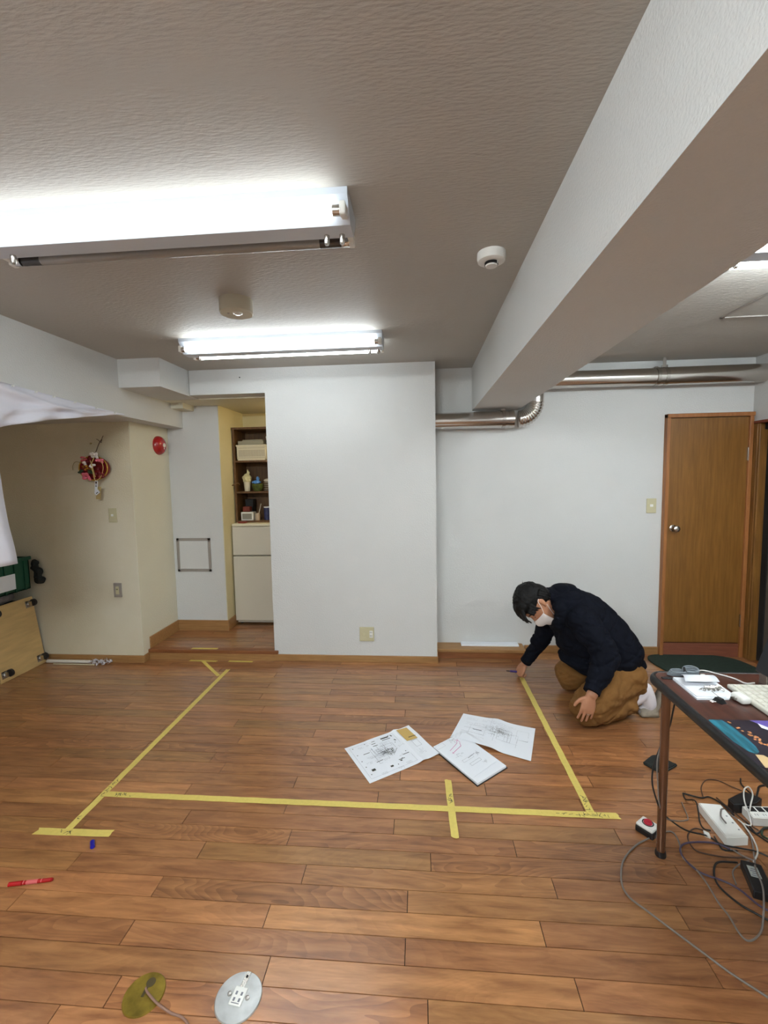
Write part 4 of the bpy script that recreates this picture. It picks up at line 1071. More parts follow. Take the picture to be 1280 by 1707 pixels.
tag(obj('key_bunch', bm, [M['metal']], smooth=True), 'bunch of shiny metal keys and rings lying on the white booklet', 'keys')
t = thing('binder_clip', (1.02, 1.56, TZ), 'small black binder clip in front of the white booklet', 'clip')
bm = B(); mm = frame_mat((1.024, 1.562, z), (.35, -.9, 0), (.9, .35, 0)); vs = box(bm, -.016, .018, -.012, .012, 0, .014, 0, mat4=None)
for v in bm.verts:
    if v.co.z > .007: v.co.x *= .55; v.co.y *= .6
bmesh.ops.transform(bm, matrix=mm, verts=list(bm.verts)); obj('clip_body', bm, M['black'], t)
bm = B()
for s in (-.004, .004): tube(bm, [(1.022, 1.562+s, z+.003), (.992, 1.556+s, z+.003)], .0012, 6, 1)
tube(bm, [(1.03, 1.575, z+.012), (1.022, 1.60, z+.02)], .0012, 6, 1)
obj('wire_lever', bm, M['metal'], t)
t = thing('charger_plug', (1.10, 1.565, TZ), 'rounded white charger plug beside the keyboard corner', 'charger')
bm = B(); mm = frame_mat((1.098, 1.567, z), (.12, -.99, 0), (.99, .12, 0)); box(bm, -.028, .028, -.018, .018, 0, .026, 0, .011, mat4=mm, seg=4); obj('plug_body', bm, M['white'], t, smooth=True)
for s in (-.005, .005):
    bm = B(); box(bm, .002, .024, s-.001, s+.001, .009, .016, 0, mat4=frame_mat((1.088, 1.567, z), (-1, -.25, 0), (.25, -1, 0)))
    obj('prong', bm, M['metal'], t)
# grey coiled cord
bm = B()
for k in range(4):
    cx, cy = 1.0, 1.765; rx = .038-.004*k; ry = .012+.002*k
    tube(bm, [(cx+rx*math.cos(a), cy+ry*math.sin(a), z+.004+.0045*k) for a in [i*PI/8 for i in range(17)]], .003, 8, 2)
    cx = 1.05
    tube(bm, [(cx+.028*math.cos(a), cy+.004+(.009+.002*k)*math.sin(a), z+.006+.006*k+.006*math.sin(a)) for a in [i*PI/8 for i in range(17)]], .003, 8, 2)
t = thing('coiled_cord', (1.02, 1.765, TZ), 'grey coiled cord with a white plug on the far corner of the table', 'cord'); obj('cord_coil', bm, M['steelgrey'], t, smooth=True)
bm = B(); tube(bm, [(1.022, 1.756, z+.014), (1.026, 1.77, z+.028), (1.03, 1.784, z+.016)], .005, 8, 3); obj('tie', bm, M['black'], t, smooth=True)
bm = B(); box(bm, 1.078, 1.094, 1.742, 1.758, z, z+.012, 0, .003); obj('plug', bm, M['white'], t)
bm = B(); box(bm, .926, .962, 1.728, 1.744, z, z+.004, 0, .0015); tag(obj('black_stick', bm, M['black']), 'small flat black stick at the far left corner of the table', 'usb stick')
bm = B(); tube(bm, [(1.07, 1.78, z+.004), (1.09, 1.792, z+.006), (1.123, 1.806, z+.003), (1.159, 1.774, z+.003), (1.191, 1.739, z+.003), (1.205, 1.70, z+.003), (1.24, 1.705, z+.003)], .0028, 8, 6)
tag(obj('white_cable', bm, M['cable_white'], smooth=True), 'thin white cable running over the table to the keyboard', 'cable')
# keyboard
t = thing('keyboard', (1.2, 1.45, TZ), 'white keyboard lying on the table before the dark screen', 'keyboard')
bm = B(); box(bm, 1.117, 1.282, 1.235, 1.668, z, z+.016, 0, .005); obj('keyboard_case', bm, mat('keyboard_white', (204, 202, 190), .5), t)
kcnt = 0; km = mat('key_white', (214, 212, 200), .5)
for r in range(6):
    for c in range(16):
        x0 = 1.128+r*.0243; y1 = 1.655-c*.0262
        bm = B(); vs = box(bm, x0, x0+.0205, y1-.0225, y1, z+.016, z+.0205, 0)
        for v in bm.verts:
            if v.co.z > z+.018: v.co.x += .0015 if v.co.x < x0+.01 else -.0015; v.co.y += .0015 if v.co.y < y1-.011 else -.0015
        kcnt += 1; obj('key', bm, km, t)
# screen
t = thing('tablet_screen', (1.27, 1.5, TZ), 'dark flat screen with silver edge tilted back at the right side of the table', 'screen')
up = Vector((.30, .02, .95)).normalized(); mm = frame_mat((1.25, 1.722, .745), (0, -1, 0), up)
bm = B(); box(bm, 0, .52, 0, .31, -.012, -.001, 0, .003, mat4=mm); obj('silver_case', bm, M['metal'], t)
bm = B(); box(bm, .003, .517, .003, .307, -.0012, .0006, 0, mat4=mm); obj('glass_face', bm, mat('screen_glass', (18, 18, 24), .35), t)
bm = B(); box(bm, 1.262, 1.268, 1.68, 1.715, TZ, .76, 0, .002); box(bm, 1.262, 1.36, 1.66, 1.715, TZ, TZ+.004, 0, .001); obj('stand', bm, M['metal'], t)
bm = B(); box(bm, 1.262, 1.268, 1.25, 1.285, TZ, .76, 0, .002); box(bm, 1.262, 1.36, 1.25, 1.29, TZ, TZ+.004, 0, .001); obj('stand', bm, M['metal'], t)
# picture mat
t = thing('picture_mat', (1.05, 1.3, TZ), 'glossy picture mat with teal light streak on the near side of the table', 'desk mat')
bm = B(); prism(bm, rrect(.905, 1.16, 1.20, 1.443, .02), z, z+.002); obj('mat_sheet', bm, mat('mat_night', (38, 32, 42), .3, vary=.5, vscale=18), t)
def blob(name, pts, m, dz):
    bm = B(); prism(bm, pts, z+.002+dz, z+.0023+dz); return obj(name, bm, m, t)
blob('teal_streak', [(.912, 1.436), (.918, 1.44), (.955, 1.44), (.962, 1.40), (.963, 1.34), (.958, 1.30), (.95, 1.275), (.935, 1.265), (.922, 1.275), (.912, 1.32)], mat('teal_print', (34, 100, 116), .3, vary=.5, vscale=26, stretch=(3, .5, 1)), 0)
blob('violet_patch', [(1.04, 1.442), (1.14, 1.442), (1.14, 1.40), (1.075, 1.385)], mat('violet_print', (98, 84, 160), .3), 0)
blob('white_patch', [(1.052, 1.425), (1.045, 1.40), (1.085, 1.36), (1.10, 1.35), (1.075, 1.388)], M['paper'], .0003)
blob('sand_patch', [(.915, 1.205), (.93, 1.262), (.95, 1.26), (.96, 1.235), (.99, 1.205)], mat('sand_print', (206, 176, 130), .3), 0)
rnd = random.Random(2); bm = B()
for k in range(34):
    s = rnd.random(); x = .975+.02*s+rnd.uniform(-.008, .012); y = 1.435-.17*s
    box(bm, x-.003, x+.003, y-.003, y+.003, z+.002, z+.0026)
obj('orange_specks', bm, mat('orange_print', (220, 150, 96), .3), t)['kind'] = 'stuff'

# ================================================================ THINGS AND CABLES UNDER THE TABLE
t = thing('power_strip', (1.24, 1.86, 0), 'flat white power box lying among the cables under the table', 'power strip')
A = Vector((1.21, 1.947, 0)); ux = Vector((1, -.06, 0)); uy = Vector((.0, -1, 0))
bm = B(); pts = [(1.210, 1.947), (1.299, 1.941), (1.292, 1.767), (1.203, 1.756)]; prism(bm, pts, .002, .04, 0, .003); obj('strip_case', bm, M['white'], t)
for k in range(4):
    bm = B(); box(bm, 1.276, 1.282, 1.905-k*.036, 1.911-k*.036, .0398, .0405); obj('indicator', bm, M['ink_soft'], t)
t = thing('outlet_strip', (1.46, 1.93, 0), 'white multi-outlet strip with dark slots at the right edge under the table', 'power strip')
bm = B(); prism(bm, [(1.386, 1.938), (1.60, 1.945), (1.60, 1.87), (1.386, 1.872)], .002, .04, 0, .003); obj('strip_case', bm, M['white'], t)
for k in range(6):
    bm = B(); box(bm, 1.398+k*.033, 1.424+k*.033, 1.905, 1.932, .0402, .0412, 0, .001); obj('outlet_slot', bm, M['black'], t)
bm = B()
for k in range(6):
    for q in (0, .01): box(bm, 1.402+k*.033+q, 1.404+k*.033+q, 1.882, 1.892, .0402, .0408)
obj('socket_hole', bm, M['ink_soft'], t)
bm = B(); prism(bm, [(1.352, 1.975), (1.452, 2.028), (1.50, 1.985), (1.455, 1.955), (1.405, 1.945), (1.352, 1.94)], .001, .045, 0, .004)
tag(obj('power_adapter', bm, M['black'], smooth=True), 'black power adapter lying behind the white outlet strip', 'power adapter')
t = thing('power_adapter', (1.2, 1.58, 0), 'black power adapter with a white rating label, nearest among the cables', 'power adapter')
bm = B(); mm = frame_mat((1.20, 1.588, 0), (.32, .95, 0), (-.95, .32, 0)); box(bm, -.068, .068, -.032, .032, .001, .034, 0, .004, mat4=mm); obj('adapter_case', bm, M['black'], t)
bm = B(); box(bm, -.005, .045, -.012, .020, .034, .0345, 0, mat4=mm)
for k in range(4): box(bm, .0+k*.01, .004+k*.01, -.009, .016-.004*(k % 2), .0345, .0348, 1, mat4=mm)
obj('rating_label', bm, [mat('label_grey', (170, 176, 170), .5), M['ink_soft']], t)
bm = B(); prism(bm, [(1.158, 1.826), (1.173, 1.812), (1.166, 1.791), (1.150, 1.804)], .001, .012, 0, .002)
tag(obj('cable_tag', bm, M['white']), 'small white tag on a cable left of the flat power box', 'tag')
cables = {
 'greyloop': ([(0.957, 1.795), (0.864, 1.747), (0.791, 1.687), (0.748, 1.632), (0.717, 1.557), (0.721, 1.506), (0.757, 1.458), (0.803, 1.402), (0.857, 1.338), (0.907, 1.282), (0.969, 1.222), (1.05, 1.14)], .0033, 'cable_grey', 'long grey cable looping round the table leg and off to the lower right'),
 'greyloopR': ([(0.957, 1.795), (1.012, 1.817), (1.033, 1.809), (1.025, 1.757), (1.0, 1.686), (1.017, 1.642), (1.022, 1.582), (1.017, 1.509), (1.02, 1.462), (1.014, 1.404), (1.024, 1.38), (1.06, 1.393), (1.107, 1.434), (1.176, 1.529), (1.21, 1.612), (1.27, 1.70), (1.329, 1.804), (1.348, 1.882), (1.33, 1.926), (1.284, 1.907), (1.248, 1.86), (1.243, 1.821)], .003, 'cable_grey', 'grey cable making a wide loop and ending on the flat power box'),
 'purple': ([(1.207, 1.739), (1.168, 1.765), (1.1, 1.765), (1.043, 1.754), (1.008, 1.72), (1.003, 1.673), (1.027, 1.624), (1.09, 1.592), (1.123, 1.559), (1.15, 1.50), (1.2, 1.47)], .0035, 'cable_purple', 'violet-grey cable curling left of the cable tangle'),
 'brownB': ([(1.28, 2.025), (1.311, 2.094), (1.371, 2.153), (1.423, 2.151), (1.452, 2.112), (1.485, 2.084)], .0022, 'cable_brown', 'thin brown cable arching over the floor behind the flat power box'),
 'blackC': ([(1.203, 2.049), (1.266, 2.024), (1.309, 2.031), (1.335, 1.983), (1.345, 1.924)], .0033, 'cable_black', 'black cable running behind the flat power box'),
 'blackC2': ([(1.203, 2.049), (1.195, 2.011), (1.195, 1.94), (1.177, 1.88), (1.17, 1.84), (1.19, 1.83)], .003, 'cable_black', 'black cable running down the left side of the flat power box'),
 'brownD': ([(1.163, 1.832), (1.132, 1.838), (1.094, 1.812), (1.073, 1.781), (1.069, 1.731), (1.102, 1.712), (1.159, 1.699), (1.235, 1.7)], .0028, 'cable_brown', 'brown cable loop with the small white tag'),
 'greyE': ([(1.143, 1.45), (1.117, 1.473), (1.084, 1.508), (1.06, 1.561), (1.067, 1.608), (1.095, 1.653), (1.127, 1.674), (1.191, 1.675)], .0035, 'cable_black', 'dark cable loop left of the labelled adapter'),
 'greyF': ([(1.242, 1.688), (1.2, 1.672), (1.15, 1.638), (1.125, 1.583)], .0026, 'cable_grey', 'thin grey cable curling beside the labelled adapter'),
 'whiteloop': ([(1.254, 1.682), (1.304, 1.732), (1.332, 1.793), (1.346, 1.872), (1.344, 1.897)], .003, 'cable_white', 'pale cable lying along the right side of the flat power box'),
 'blackG': ([(1.535, 2.166), (1.515, 2.133), (1.511, 2.097), (1.517, 2.03)], .003, 'cable_black', 'black cable end behind the black adapter'),
 'blackH': ([(1.634, 2.131), (1.585, 2.115), (1.554, 2.082), (1.51, 2.03)], .004, 'cable_black', 'black power lead going right from the black adapter'),
 'greenI': ([(1.452, 1.862), (1.414, 1.855), (1.383, 1.819), (1.39, 1.797)], .004, 'cable_green', 'dark green cable in front of the outlet strip'),
 'blackJ': ([(1.37, 1.888), (1.366, 1.849), (1.37, 1.828), (1.412, 1.850), (1.476, 1.862)], .003, 'cable_black', 'black cable curving in front of the outlet strip'),
 'blackK': ([(1.352, 1.862), (1.361, 1.835), (1.37, 1.812), (1.382, 1.786), (1.42, 1.72)], .003, 'cable_black', 'black cable running towards the lower right edge'),
 'greyL': ([(1.2, 1.745), (1.207, 1.74), (1.217, 1.733), (1.235, 1.71), (1.258, 1.688)], .003, 'cable_grey', 'short grey cable under the near end of the flat power box'),
 'brownM': ([(1.34, 2.031), (1.345, 1.99), (1.36, 1.92), (1.37, 1.88), (1.385, 1.842)], .0028, 'cable_brown', 'brown cable passing between the flat box and the outlet strip'),
 'blackN': ([(1.186, 1.80), (1.179, 1.762), (1.18, 1.735), (1.23, 1.735)], .003, 'cable_black', 'black cable bend at the near end of the flat power box'),
}
rnd = random.Random(4)
for k, (pts, r, m, lab) in cables.items():
    bm = B(); q = []
    for i, (x, y) in enumerate(pts):
        on = (1.19 < x < 1.31 and 1.745 < y < 1.96)
        adp = (1.15 < x < 1.26 and 1.51 < y < 1.66)
        q.append((x, y, r+.0006+(.042 if on else 0)+(.036 if adp else 0)+rnd.uniform(0, .004)))
    tube(bm, q, r, 8, 8); tag(obj('cable', bm, M[m], smooth='all'), lab, 'cable', 'cables tangled under the table')
bm = B(); tube(bm, [(.985, 1.735, TZ-.04), (.972, 1.735, .58), (.96, 1.738, .50), (.935, 1.745, .42), (.905, 1.735, .34), (.895, 1.72, .28), (.905, 1.70, .22), (.93, 1.715, .17), (.99, 1.76, .10), (1.07, 1.79, .035), (1.16, 1.80, .006), (1.19, 1.76, .006), (1.253, 1.745, .006), (1.306, 1.73, .006), (1.36, 1.68, .006)], .0032, 8, 8)
tag(obj('cable', bm, M['cable_black'], smooth='all'), 'black cable dropping from the table and winding round its front leg', 'cable', 'cables tangled under the table')
bm = B(); tube(bm, [(.955, 1.74, TZ-.04), (.95, 1.745, .58), (.942, 1.745, .52), (.93, 1.73, .45), (.905, 1.71, .38), (.902, 1.695, .30), (.908, 1.69, .22), (.94, 1.71, .15), (1.02, 1.77, .09), (1.10, 1.85, .03), (1.14, 1.90, .005), (1.165, 1.99, .005)], .0026, 8, 8)
tag(obj('cable', bm, M['cable_grey'], smooth='all'), 'grey cable hanging beside the black one at the front table leg', 'cable', 'cables tangled under the table')
bm = B(); tube(bm, [(1.386, 1.896, .045), (1.40, 1.91, .07), (1.42, 1.93, .10), (1.41, 1.94, .125), (1.385, 1.93, .12), (1.372, 1.91, .09), (1.375, 1.89, .05), (1.372, 1.865, .01), (1.35, 1.88, .004)], .0028, 8, 8)
tag(obj('cable', bm, M['cable_white'], smooth='all'), 'white cable standing in a small loop on the outlet strip', 'cable', 'cables tangled under the table')

# ================================================================ THE PERSON
PERSON = thing('person', (1.15, 2.87, 0), 'person in navy hooded jacket, tan trousers and white mask kneeling and marking the floor tape', 'person')
# head frame
HU = Vector((-.955, -.03, .29)).normalized()                  # towards the crown
HF = Vector((-.29, -.16, -.95)); HF = (HF-HF.dot(HU)*HU).normalized()   # where the face looks
HS = HU.cross(HF)                                            # side
if HS.y > 0: HS = -HS                                        # the side towards the camera
HO = Vector((.748, 2.88, .664))
HK = 1.06
def hp(h, f, s): return HO+(HU*h+HF*f+HS*s)*HK
body = B()
rings = []
for h, cf, hd, hw in ((-.112, .062, .022, .024), (-.10, .055, .040, .038), (-.075, .040, .062, .052), (-.045, .025, .078, .062), (-.015, .012, .087, .069), (.02, .004, .093, .074), (.055, 0, .094, .074), (.085, -.003, .080, .064), (.107, -.004, .052, .044)):
    rings.append((hp(h, cf, 0), HF*hd, HS*hw))
rings = [(a, b*HK, c*HK) for a, b, c in rings]
loft(body, rings, 28, 4)
loft(body, [(hp(.012, .090, 0), HF*.008, HS*.008), (hp(-.012, .100, 0), HF*.012, HS*.011), (hp(-.03, .108, 0), HF*.013, HS*.015), (hp(-.04, .098, 0), HF*.008, HS*.012)], 16, 4)   # nose
loft(body, [(hp(.027, .080, -.045), HU*.007, HF*.012), (hp(.030, .092, 0), HU*.007, HF*.010), (hp(.027, .080, .045), HU*.007, HF*.012)], 12, 4)   # brow
loft(body, [(hp(-.067, .092, -.02), HU*.009, HF*.008), (hp(-.067, .098, 0), HU*.011, HF*.010), (hp(-.067, .092, .02), HU*.009, HF*.008)], 12, 3)  # lips
for s in (-1, 1):
    ball(body, hp(.006, .074, s*.030), .013, .013, .013)      # closed eyelid
    loft(body, [(hp(.028, -.018, s*.073), HF*.014, HS*.006), (hp(.012, -.022, s*.080), HF*.019, HS*.006), (hp(-.012, -.014, s*.078), HF*.015, HS*.006), (hp(-.032, -.004, s*.070), HF*.009, HS*.006)], 14, 4)
limb(body, [tuple(hp(-.03, -.03, 0))+(.062,), (.83, 2.90, .64, .060), (.93, 2.89, .66, .066)])
# trunk, arms and legs under the clothes
def torso(bm, k):
    R = [((1.262, 2.87, .285), (.128*k, 0, .05*k), (0, .175*k, 0)), ((1.215, 2.87, .325), (.175*k, 0, .09*k), (0, .19*k, 0)), ((1.15, 2.88, .395), (.185*k, 0, .108*k), (0, .20*k, 0)),
         ((1.075, 2.89, .475), (.175*k, 0, .125*k), (0, .205*k, 0)), ((1.01, 2.90, .56), (.145*k, 0, .13*k), (0, .21*k, 0)), ((.965, 2.90, .615), (.10*k, 0, .118*k), (0, .20*k, 0)), ((.92, 2.90, .65), (.07*k, 0, .095*k), (0, .15*k, 0)), ((.885, 2.90, .67), (.035*k, 0, .07*k), (0, .085*k, 0))]
    loft(bm, R, 32, 5)
torso(body, .78)
limb(body, [(.97, 2.74, .62, .06), (1.06, 2.65, .46, .05), (1.075, 2.62, .42, .045), (1.01, 2.56, .31, .038), (.960, 2.505, .238, .030)])
limb(body, [(.93, 3.05, .58, .06), (.875, 3.10, .40, .048), (.825, 3.15, .27, .040), (.78, 3.19, .17, .032), (.752, 3.215, .115, .028)])
limb(body, [(1.28, 2.80, .26, .10), (1.12, 2.70, .18, .085), (.985, 2.62, .11, .065)]); limb(body, [(.985, 2.615, .08, .06), (1.15, 2.68, .075, .055), (1.26, 2.73, .08, .035)])
limb(body, [(1.27, 2.95, .26, .10), (1.12, 3.00, .19, .085), (.99, 3.04, .11, .065)]); limb(body, [(1.0, 3.04, .08, .06), (1.15, 3.03, .075, .055), (1.26, 3.0, .08, .035)])
def foot(bm, y, k=1):
    limb(bm, [(1.30, y, .085, .038*k), (1.352, y, .125, .040*k), (1.372, y, .160, .036*k)])
    limb(bm, [(1.376, y, .172, .033*k), (1.392, y, .12, .038*k), (1.400, y, .07, .040*k), (1.398, y, .045, .034*k)])
    limb(bm, [(1.40, y, .05, .034*k), (1.375, y, .032, .026*k), (1.345, y, .024, .020*k)])
foot(body, 2.755, .80); foot(body, 3.0, .80)
# hands
def hand(bm, wrist, D, Nn, side, curls, spread, thumb, k=1.0):
    """D: wrist to knuckles, Nn: out of the back of the hand, side: +1/-1 which edge carries the thumb"""
    D = Vector(D).normalized(); Nn = Vector(Nn); Nn = (Nn-Nn.dot(D)*D).normalized(); Sd = D.cross(Nn)*side   # towards the thumb
    W = Vector(wrist)
    loft(bm, [(W-D*.02*k, Sd*.026*k, Nn*.020*k), (W+D*.01*k, Sd*.030*k, Nn*.018*k), (W+D*.045*k, Sd*.040*k, Nn*.0155*k), (W+D*.08*k, Sd*.041*k, Nn*.013*k), (W+D*.092*k, Sd*.038*k, Nn*.010*k)], 20, 4)
    tips = []
    for i in range(4):          # index .. little
        off = (.030-.020*i); L = (.074, .082, .076, .060)[i]*k; r = (.0088, .0090, .0086, .0076)[i]*k
        c = curls[i]; base = W+D*(.088-.004*abs(i-1))*k+Sd*off*k
        d = (D+Sd*spread*(1.5-i)*.5).normalized(); p = base-d*.02*k; pts = [tuple(p)+(r*1.05,), tuple(base)+(r*1.12,)]
        ax = 0
        for seg, fr in enumerate((.45, .30, .25)):
            ax += c[seg]; dd = (d*math.cos(ax)-Nn*math.sin(ax)).normalized(); base = base+dd*L*fr; pts.append(tuple(base)+(r*(1-.09*(seg+1)),))
        limb(bm, pts, 12, 3); tips.append(base)
    a0 = W+D*.018*k+Sd*.022*k; pts = [tuple(a0)+(.013*k,)]; t1, t2 = thumb
    p = a0
    for j, (l, r) in enumerate(((.036, .0125), (.030, .0105), (.024, .0088))):
        a = t1-t2*j; dd = (D*math.cos(a)+Sd*math.sin(a)-Nn*.28).normalized(); p = p+dd*l*k; pts.append(tuple(p)+(r*k,))
    limb(bm, pts, 12, 3)
    return tips
hand(body, (.953, 2.502, .236), (-.24, -.08, -.96), (-.12, -.97, .10), 1, [(.10, .18, .2), (.08, .16, .2), (.08, .18, .2), (.12, .22, .25)], .13, (.80, .28), .95)
LT = hand(body, (.752, 3.212, .112), (-.42, .04, -.80), (-.45, -.35, .62), 1, [(.7, 1.0, .5), (.85, 1.1, .6), (.95, 1.2, .6), (1.0, 1.2, .6)], .05, (.55, .15), .95)
body = fuse(body, .0034, 3)
obj('body', body, M['skin'], PERSON, smooth='all')
# jacket
def crease(q): return -(1-min(1, abs(noise.noise(q))*3))**2
def folds(c, n):
    v = noise.noise(Vector((c.x*9, c.y*6, c.z*14)))*.006+noise.noise(Vector((c.x*22+3, c.y*14, c.z*30)))*.0035
    v += .009*crease(Vector((c.x*6+c.z*3, c.y*5, c.z*10-c.x*4)))+.005*crease(Vector((c.x*12+4, c.y*9, c.z*22)))
    return v
j = B(); torso(j, 1.0)
limb(j, [(.965, 2.745, .615, .092), (1.015, 2.69, .545, .088), (1.06, 2.645, .47, .084), (1.078, 2.62, .415, .082), (1.04, 2.585, .35, .072), (1.0, 2.55, .298, .060), (.974, 2.525, .268, .052)])
limb(j, [(.93, 3.03, .58, .092), (.885, 3.08, .46, .080), (.845, 3.12, .34, .064), (.805, 3.16, .235, .052), (.775, 3.19, .165, .047), (.766, 3.198, .150, .045)])
# drooping hem at the belly
loft(j, [((1.02, 2.88, .30), (.10, 0, .03), (0, .17, 0)), ((1.12, 2.88, .25), (.10, 0, .03), (0, .18, 0)), ((1.21, 2.87, .245), (.11, 0, .035), (0, .185, 0))], 24, 4)
# hood: thick roll round the neck, heaped at the nape
loft(j, [((.825, 2.90, .715), (.02, 0, .05), (0, .082, 0)), ((.86, 2.90, .705), (.03, 0, .078), (0, .11, 0)), ((.91, 2.90, .69), (.03, 0, .095), (0, .135, 0)), ((.98, 2.90, .68), (.03, 0, .082), (0, .13, 0)), ((1.02, 2.90, .665), (.02, 0, .05), (0, .10, 0))], 28, 5)
limb(j, [(.86, 2.80, .67, .042), (.885, 2.79, .61, .046), (.88, 2.82, .55, .05), (.87, 2.90, .51, .045)])
limb(j, [(.86, 3.00, .67, .042), (.885, 3.01, .61, .046), (.88, 2.98, .55, .05), (.87, 2.90, .51, .045)])
j = fuse(j, .0065, 3, folds)
jo = obj('jacket', j, M['jacket'], PERSON, smooth='all'); jo['label'] = 'navy hooded jacket'
for a, b in (((.959, 2.510, .254), (.975, 2.526, .276)), ((.757, 3.206, .130), (.768, 3.198, .152))):
    bm = B(); tube(bm, [a, b], .046 if a[0] > .9 else .041, 24, 1)
    obj('cuff', bm, M['jacket'], jo, smooth=True)
# trousers
def pf(c, n): return .007*crease(Vector((c.x*7+c.z*9, c.y*5, c.z*9-c.x*5)))+.004*crease(Vector((c.x*15-c.z*12, c.y*9, c.z*16)))+noise.noise(Vector((c.x*12+c.z*18, c.y*10, c.z*10-c.x*14)))*.008+noise.noise(Vector((c.x*30, c.y*20, c.z*34)))*.0025
p = B()
ball(p, (1.285, 2.87, .225), .120, .175, .12)
limb(p, [(1.29, 2.80, .225, .13), (1.19, 2.755, .20, .122), (1.07, 2.665, .155, .112), (.975, 2.615, .106, .100), (.957, 2.605, .096, .094)])
limb(p, [(1.29, 2.94, .225, .13), (1.19, 2.99, .20, .122), (1.08, 3.03, .155, .112), (1.01, 3.05, .110, .104), (.99, 3.055, .100, .096)])
limb(p, [(.968, 2.60, .082, .081), (1.07, 2.645, .080, .079), (1.17, 2.69, .077, .074), (1.235, 2.72, .068, .062), (1.272, 2.73, .064, .057)])
limb(p, [(1.0, 3.05, .085, .083), (1.08, 3.04, .082, .080), (1.17, 3.02, .078, .074), (1.235, 3.0, .068, .062), (1.272, 3.0, .064, .057)])
limb(p, [(1.30, 2.81, .215, .09), (1.255, 2.765, .12, .08), (1.235, 2.74, .09, .07)])
p = fuse(p, .0065, 3, pf)
for v in p.verts: v.co.z = max(v.co.z, .002)
obj('trousers', p, M['pants'], PERSON, smooth='all')
# socks, slippers
for y in (2.755, 3.0):
    s = B(); foot(s, y, 1.0); s = fuse(s, .005, 2)
    for v in s.verts: v.co.z = max(v.co.z, .006)
    so = obj('sock', s, M['sock'], PERSON, smooth='all')
    s = B()
    G = []
    for i in range(13):      # sole bent up behind the foot
        u = i/12; a = u*1.25
        x = 1.335+.27*u*(1-.35*u) if u < .35 else 1.335+.083+.062*math.sin((u-.35)/.65*1.3)
        zz = .003 if u < .3 else .003+.19*((u-.3)/.7)**1.15
        w_ = .043*math.sin(PI*min(1, max(.12, (u+.12)/1.15)))**.5
        G.append([s.verts.new((x, y-w_, zz)), s.verts.new((x, y, zz)), s.verts.new((x, y+w_, zz))])
    for a, b in zip(G, G[1:]):
        for k in range(2): s.faces.new((a[k], a[k+1], b[k+1], b[k]))
    so2 = obj('slipper', s, M['slipper'], PERSON, smooth='all'); m_ = so2.modifiers.new('s', 'SOLIDIFY'); m_.thickness = .012
    s = B(); G = []
    for i in range(9):       # vamp over the toes
        u = i/8; x = 1.335+.10*u; row = []
        for k in range(13):
            a = PI*k/12; r = .046+.003*math.sin(u*8); hgt = (.036+.038*u); row.append(s.verts.new((x+.03*u*math.sin(a)*0, y-r*math.cos(a), .004+hgt*math.sin(a)+.002*math.sin(k*2+i))))
        G.append(row)
    for a, b in zip(G, G[1:]):
        for k in range(12): s.faces.new((a[k], a[k+1], b[k+1], b[k]))
    v_ = obj('slipper_vamp', s, M['slipper'], so2, smooth='all'); m_ = v_.modifiers.new('s', 'SOLIDIFY'); m_.thickness = .005
# hair
h = B()
def ell(c, rh, rf, rs, tilt=0):
    m = Matrix((HU, HF, HS)).transposed().to_4x4(); 
    if tilt: m = Matrix.Rotation(tilt, 4, HS) @ m
    ball(h, c, rh*HK, rf*HK, rs*HK, m)
ell(hp(.062, -.012, 0), .078, .104, .087); ell(hp(.015, -.045, 0), .075, .070, .082); ell(hp(-.025, -.058, 0), .055, .045, .068); ell(hp(.088, .035, 0), .048, .066, .076); ell(hp(.10, -.01, 0), .046, .085, .074)
rnd = random.Random(9)
def tuft(a, b, c, r):
    limb(h, [tuple(a)+(r,), tuple(b)+(r*.75,), tuple(c)+(r*.22,)], 8, 3)
for i in range(13):
    s = -.072+.144*i/12; q = rnd.uniform(-.008, .012)
    tuft(hp(.095, .06, s*.8), hp(.072+q*.5, .106, s), hp(.036+q*1.5, .122+rnd.uniform(-.008, .014), s*1.03), .013)
for s in (-1, 1):
    for k in range(4): tuft(hp(.06, .02+.015*k, s*.08), hp(.03, .028+.014*k, s*.083), hp(-.004+.01*k, .022+.016*k, s*.079), .010)
    for k in range(4): tuft(hp(.03, -.035-.015*k, s*.078), hp(-.01, -.04-.014*k, s*.078), hp(-.045, -.036-.014*k, s*.066), .011)
for i in range(30):
    a = rnd.uniform(0, 2*PI); q = rnd.uniform(.2, .95); f = math.cos(a)*.09*q-.01; s = math.sin(a)*.075*q; up = .135-.05*q*q
    tuft(hp(up-.02, f, s), hp(up+.004, f+.008, s*1.04), hp(up+rnd.uniform(.004, .026), f+rnd.uniform(-.03, .04), s*1.05+rnd.uniform(-.016, .016)), .009)
h = fuse(h, .0036, 2, lambda c, n: .003*noise.noise(Vector((c.x*60, c.y*60, c.z*60)))+.003*noise.noise(c*25))
obj('hair', h, M['hair'], PERSON, smooth='all')
# face details
for s in (-1, 1):
    bm = B(); tube(bm, [hp(.030, .092, s*.016), hp(.036, .088, s*.034), hp(.030, .074, s*.052)], .0036, 8, 4)
    obj('eyebrow', bm, M['hair'], PERSON, smooth=True)
    bm = B(); tube(bm, [hp(.003, .087, s*.018), hp(-.0005, .0885, s*.030), hp(.003, .082, s*.042)], .0018, 6, 4)
    obj('eyelash', bm, M['hair'], PERSON, smooth=True)
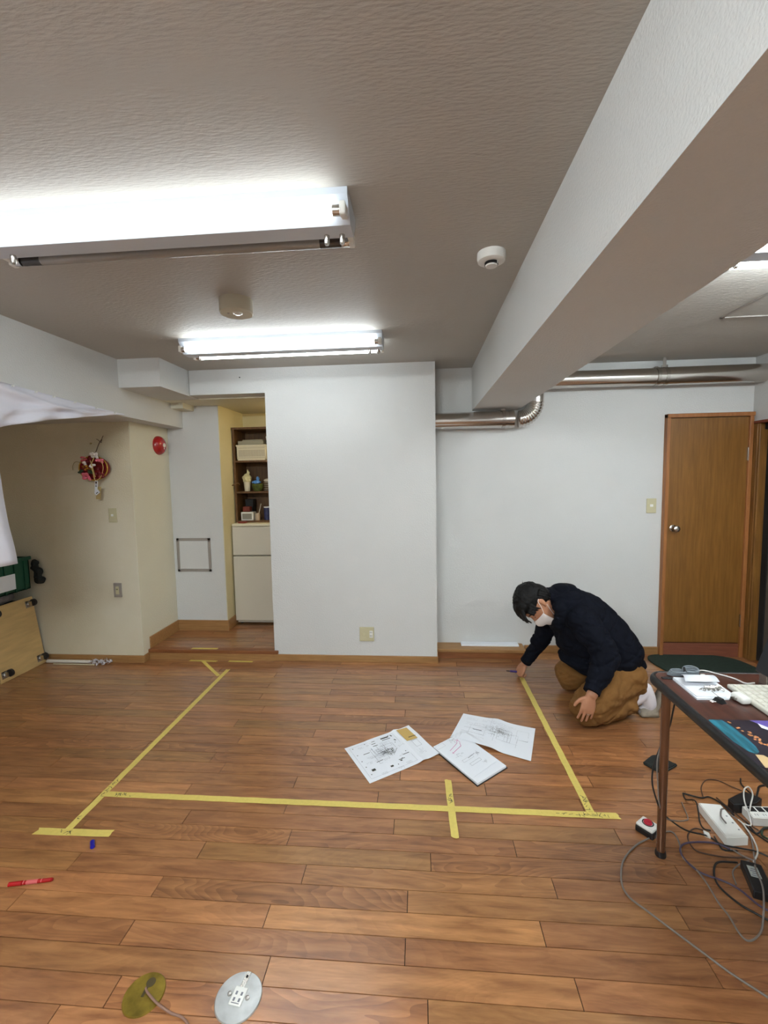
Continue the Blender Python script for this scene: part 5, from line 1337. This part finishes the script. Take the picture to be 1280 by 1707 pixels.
# mask
bm = B(); G = []
nu, nv = 24, 12
for i in range(nu+1):
    a = math.radians(-68+136*i/nu); row = []
    for k in range(nv+1):
        v = k/nv; hh = -.018-.098*v
        hh += .006*math.cos(a)-(.012*(abs(a)/1.4)**2)*(1-2*v)*1.0
        rf = .092+.026*math.cos(a)**6*math.sin(PI*min(1, v*1.15+.12)); rs = .080-.030*v
        cf = .010+.022*v
        f = cf+(rf)*math.cos(a)*(1-.20*v*v); s = rs*math.sin(a)
        row.append(bm.verts.new(hp(hh+.0015*math.sin(v*20)*math.cos(a), f, s)))
    G.append(row)
for a, b in zip(G, G[1:]):
    for k in range(nv): bm.faces.new((a[k], a[k+1], b[k+1], b[k]))
mo = obj('face_mask', bm, M['mask'], PERSON, smooth='all'); s = mo.modifiers.new('s', 'SOLIDIFY'); s.thickness = .0015; s.offset = 1
for s in (-1, 1):
    bm = B(); tube(bm, [hp(-.030, .046, s*.074), hp(.000, .012, s*.082), hp(.024, -.010, s*.083), hp(.026, -.030, s*.080)], .0018, 8, 4)
    tube(bm, [hp(-.095, .036, s*.054), hp(-.06, .012, s*.070), hp(-.03, -.012, s*.078)], .0018, 8, 4)
    obj('ear_loop', bm, M['mask'], mo, smooth=True)
# ring on the left hand
bm = B()
D = Vector((-.24, -.08, -.96)).normalized(); Nn = Vector((-.12, -.97, .10)); Nn = (Nn-Nn.dot(D)*D).normalized(); Sd = D.cross(Nn)
c = Vector((.953, 2.502, .236))+D*.104-Sd*.0115-Nn*.002
tube(bm, [c+Sd*.0102*math.cos(a)+Nn*.0102*math.sin(a) for a in [i*PI/8 for i in range(17)]], .0014, 8, 1)
obj('finger_ring', bm, mat('ring_silver', (230, 228, 220), .2, 1), PERSON, smooth=True)
# marker held in the right hand
t = thing('purple_marker', (.68, 3.24, .03), 'dark purple marker pen held in the right hand over the tape', 'marker pen')
a, b = Vector((.622, 3.235, .046)), Vector((.735, 3.228, .040)); d = b-a
bm = B(); tube(bm, [a+d*.25, b], .0075, 14, 1); obj('barrel', bm, M['purple'], t, smooth=True)
bm = B(); tube(bm, [a+d*.02, a+d*.25], .0036, 12, 1); obj('nib_holder', bm, M['black'], t, smooth=True)
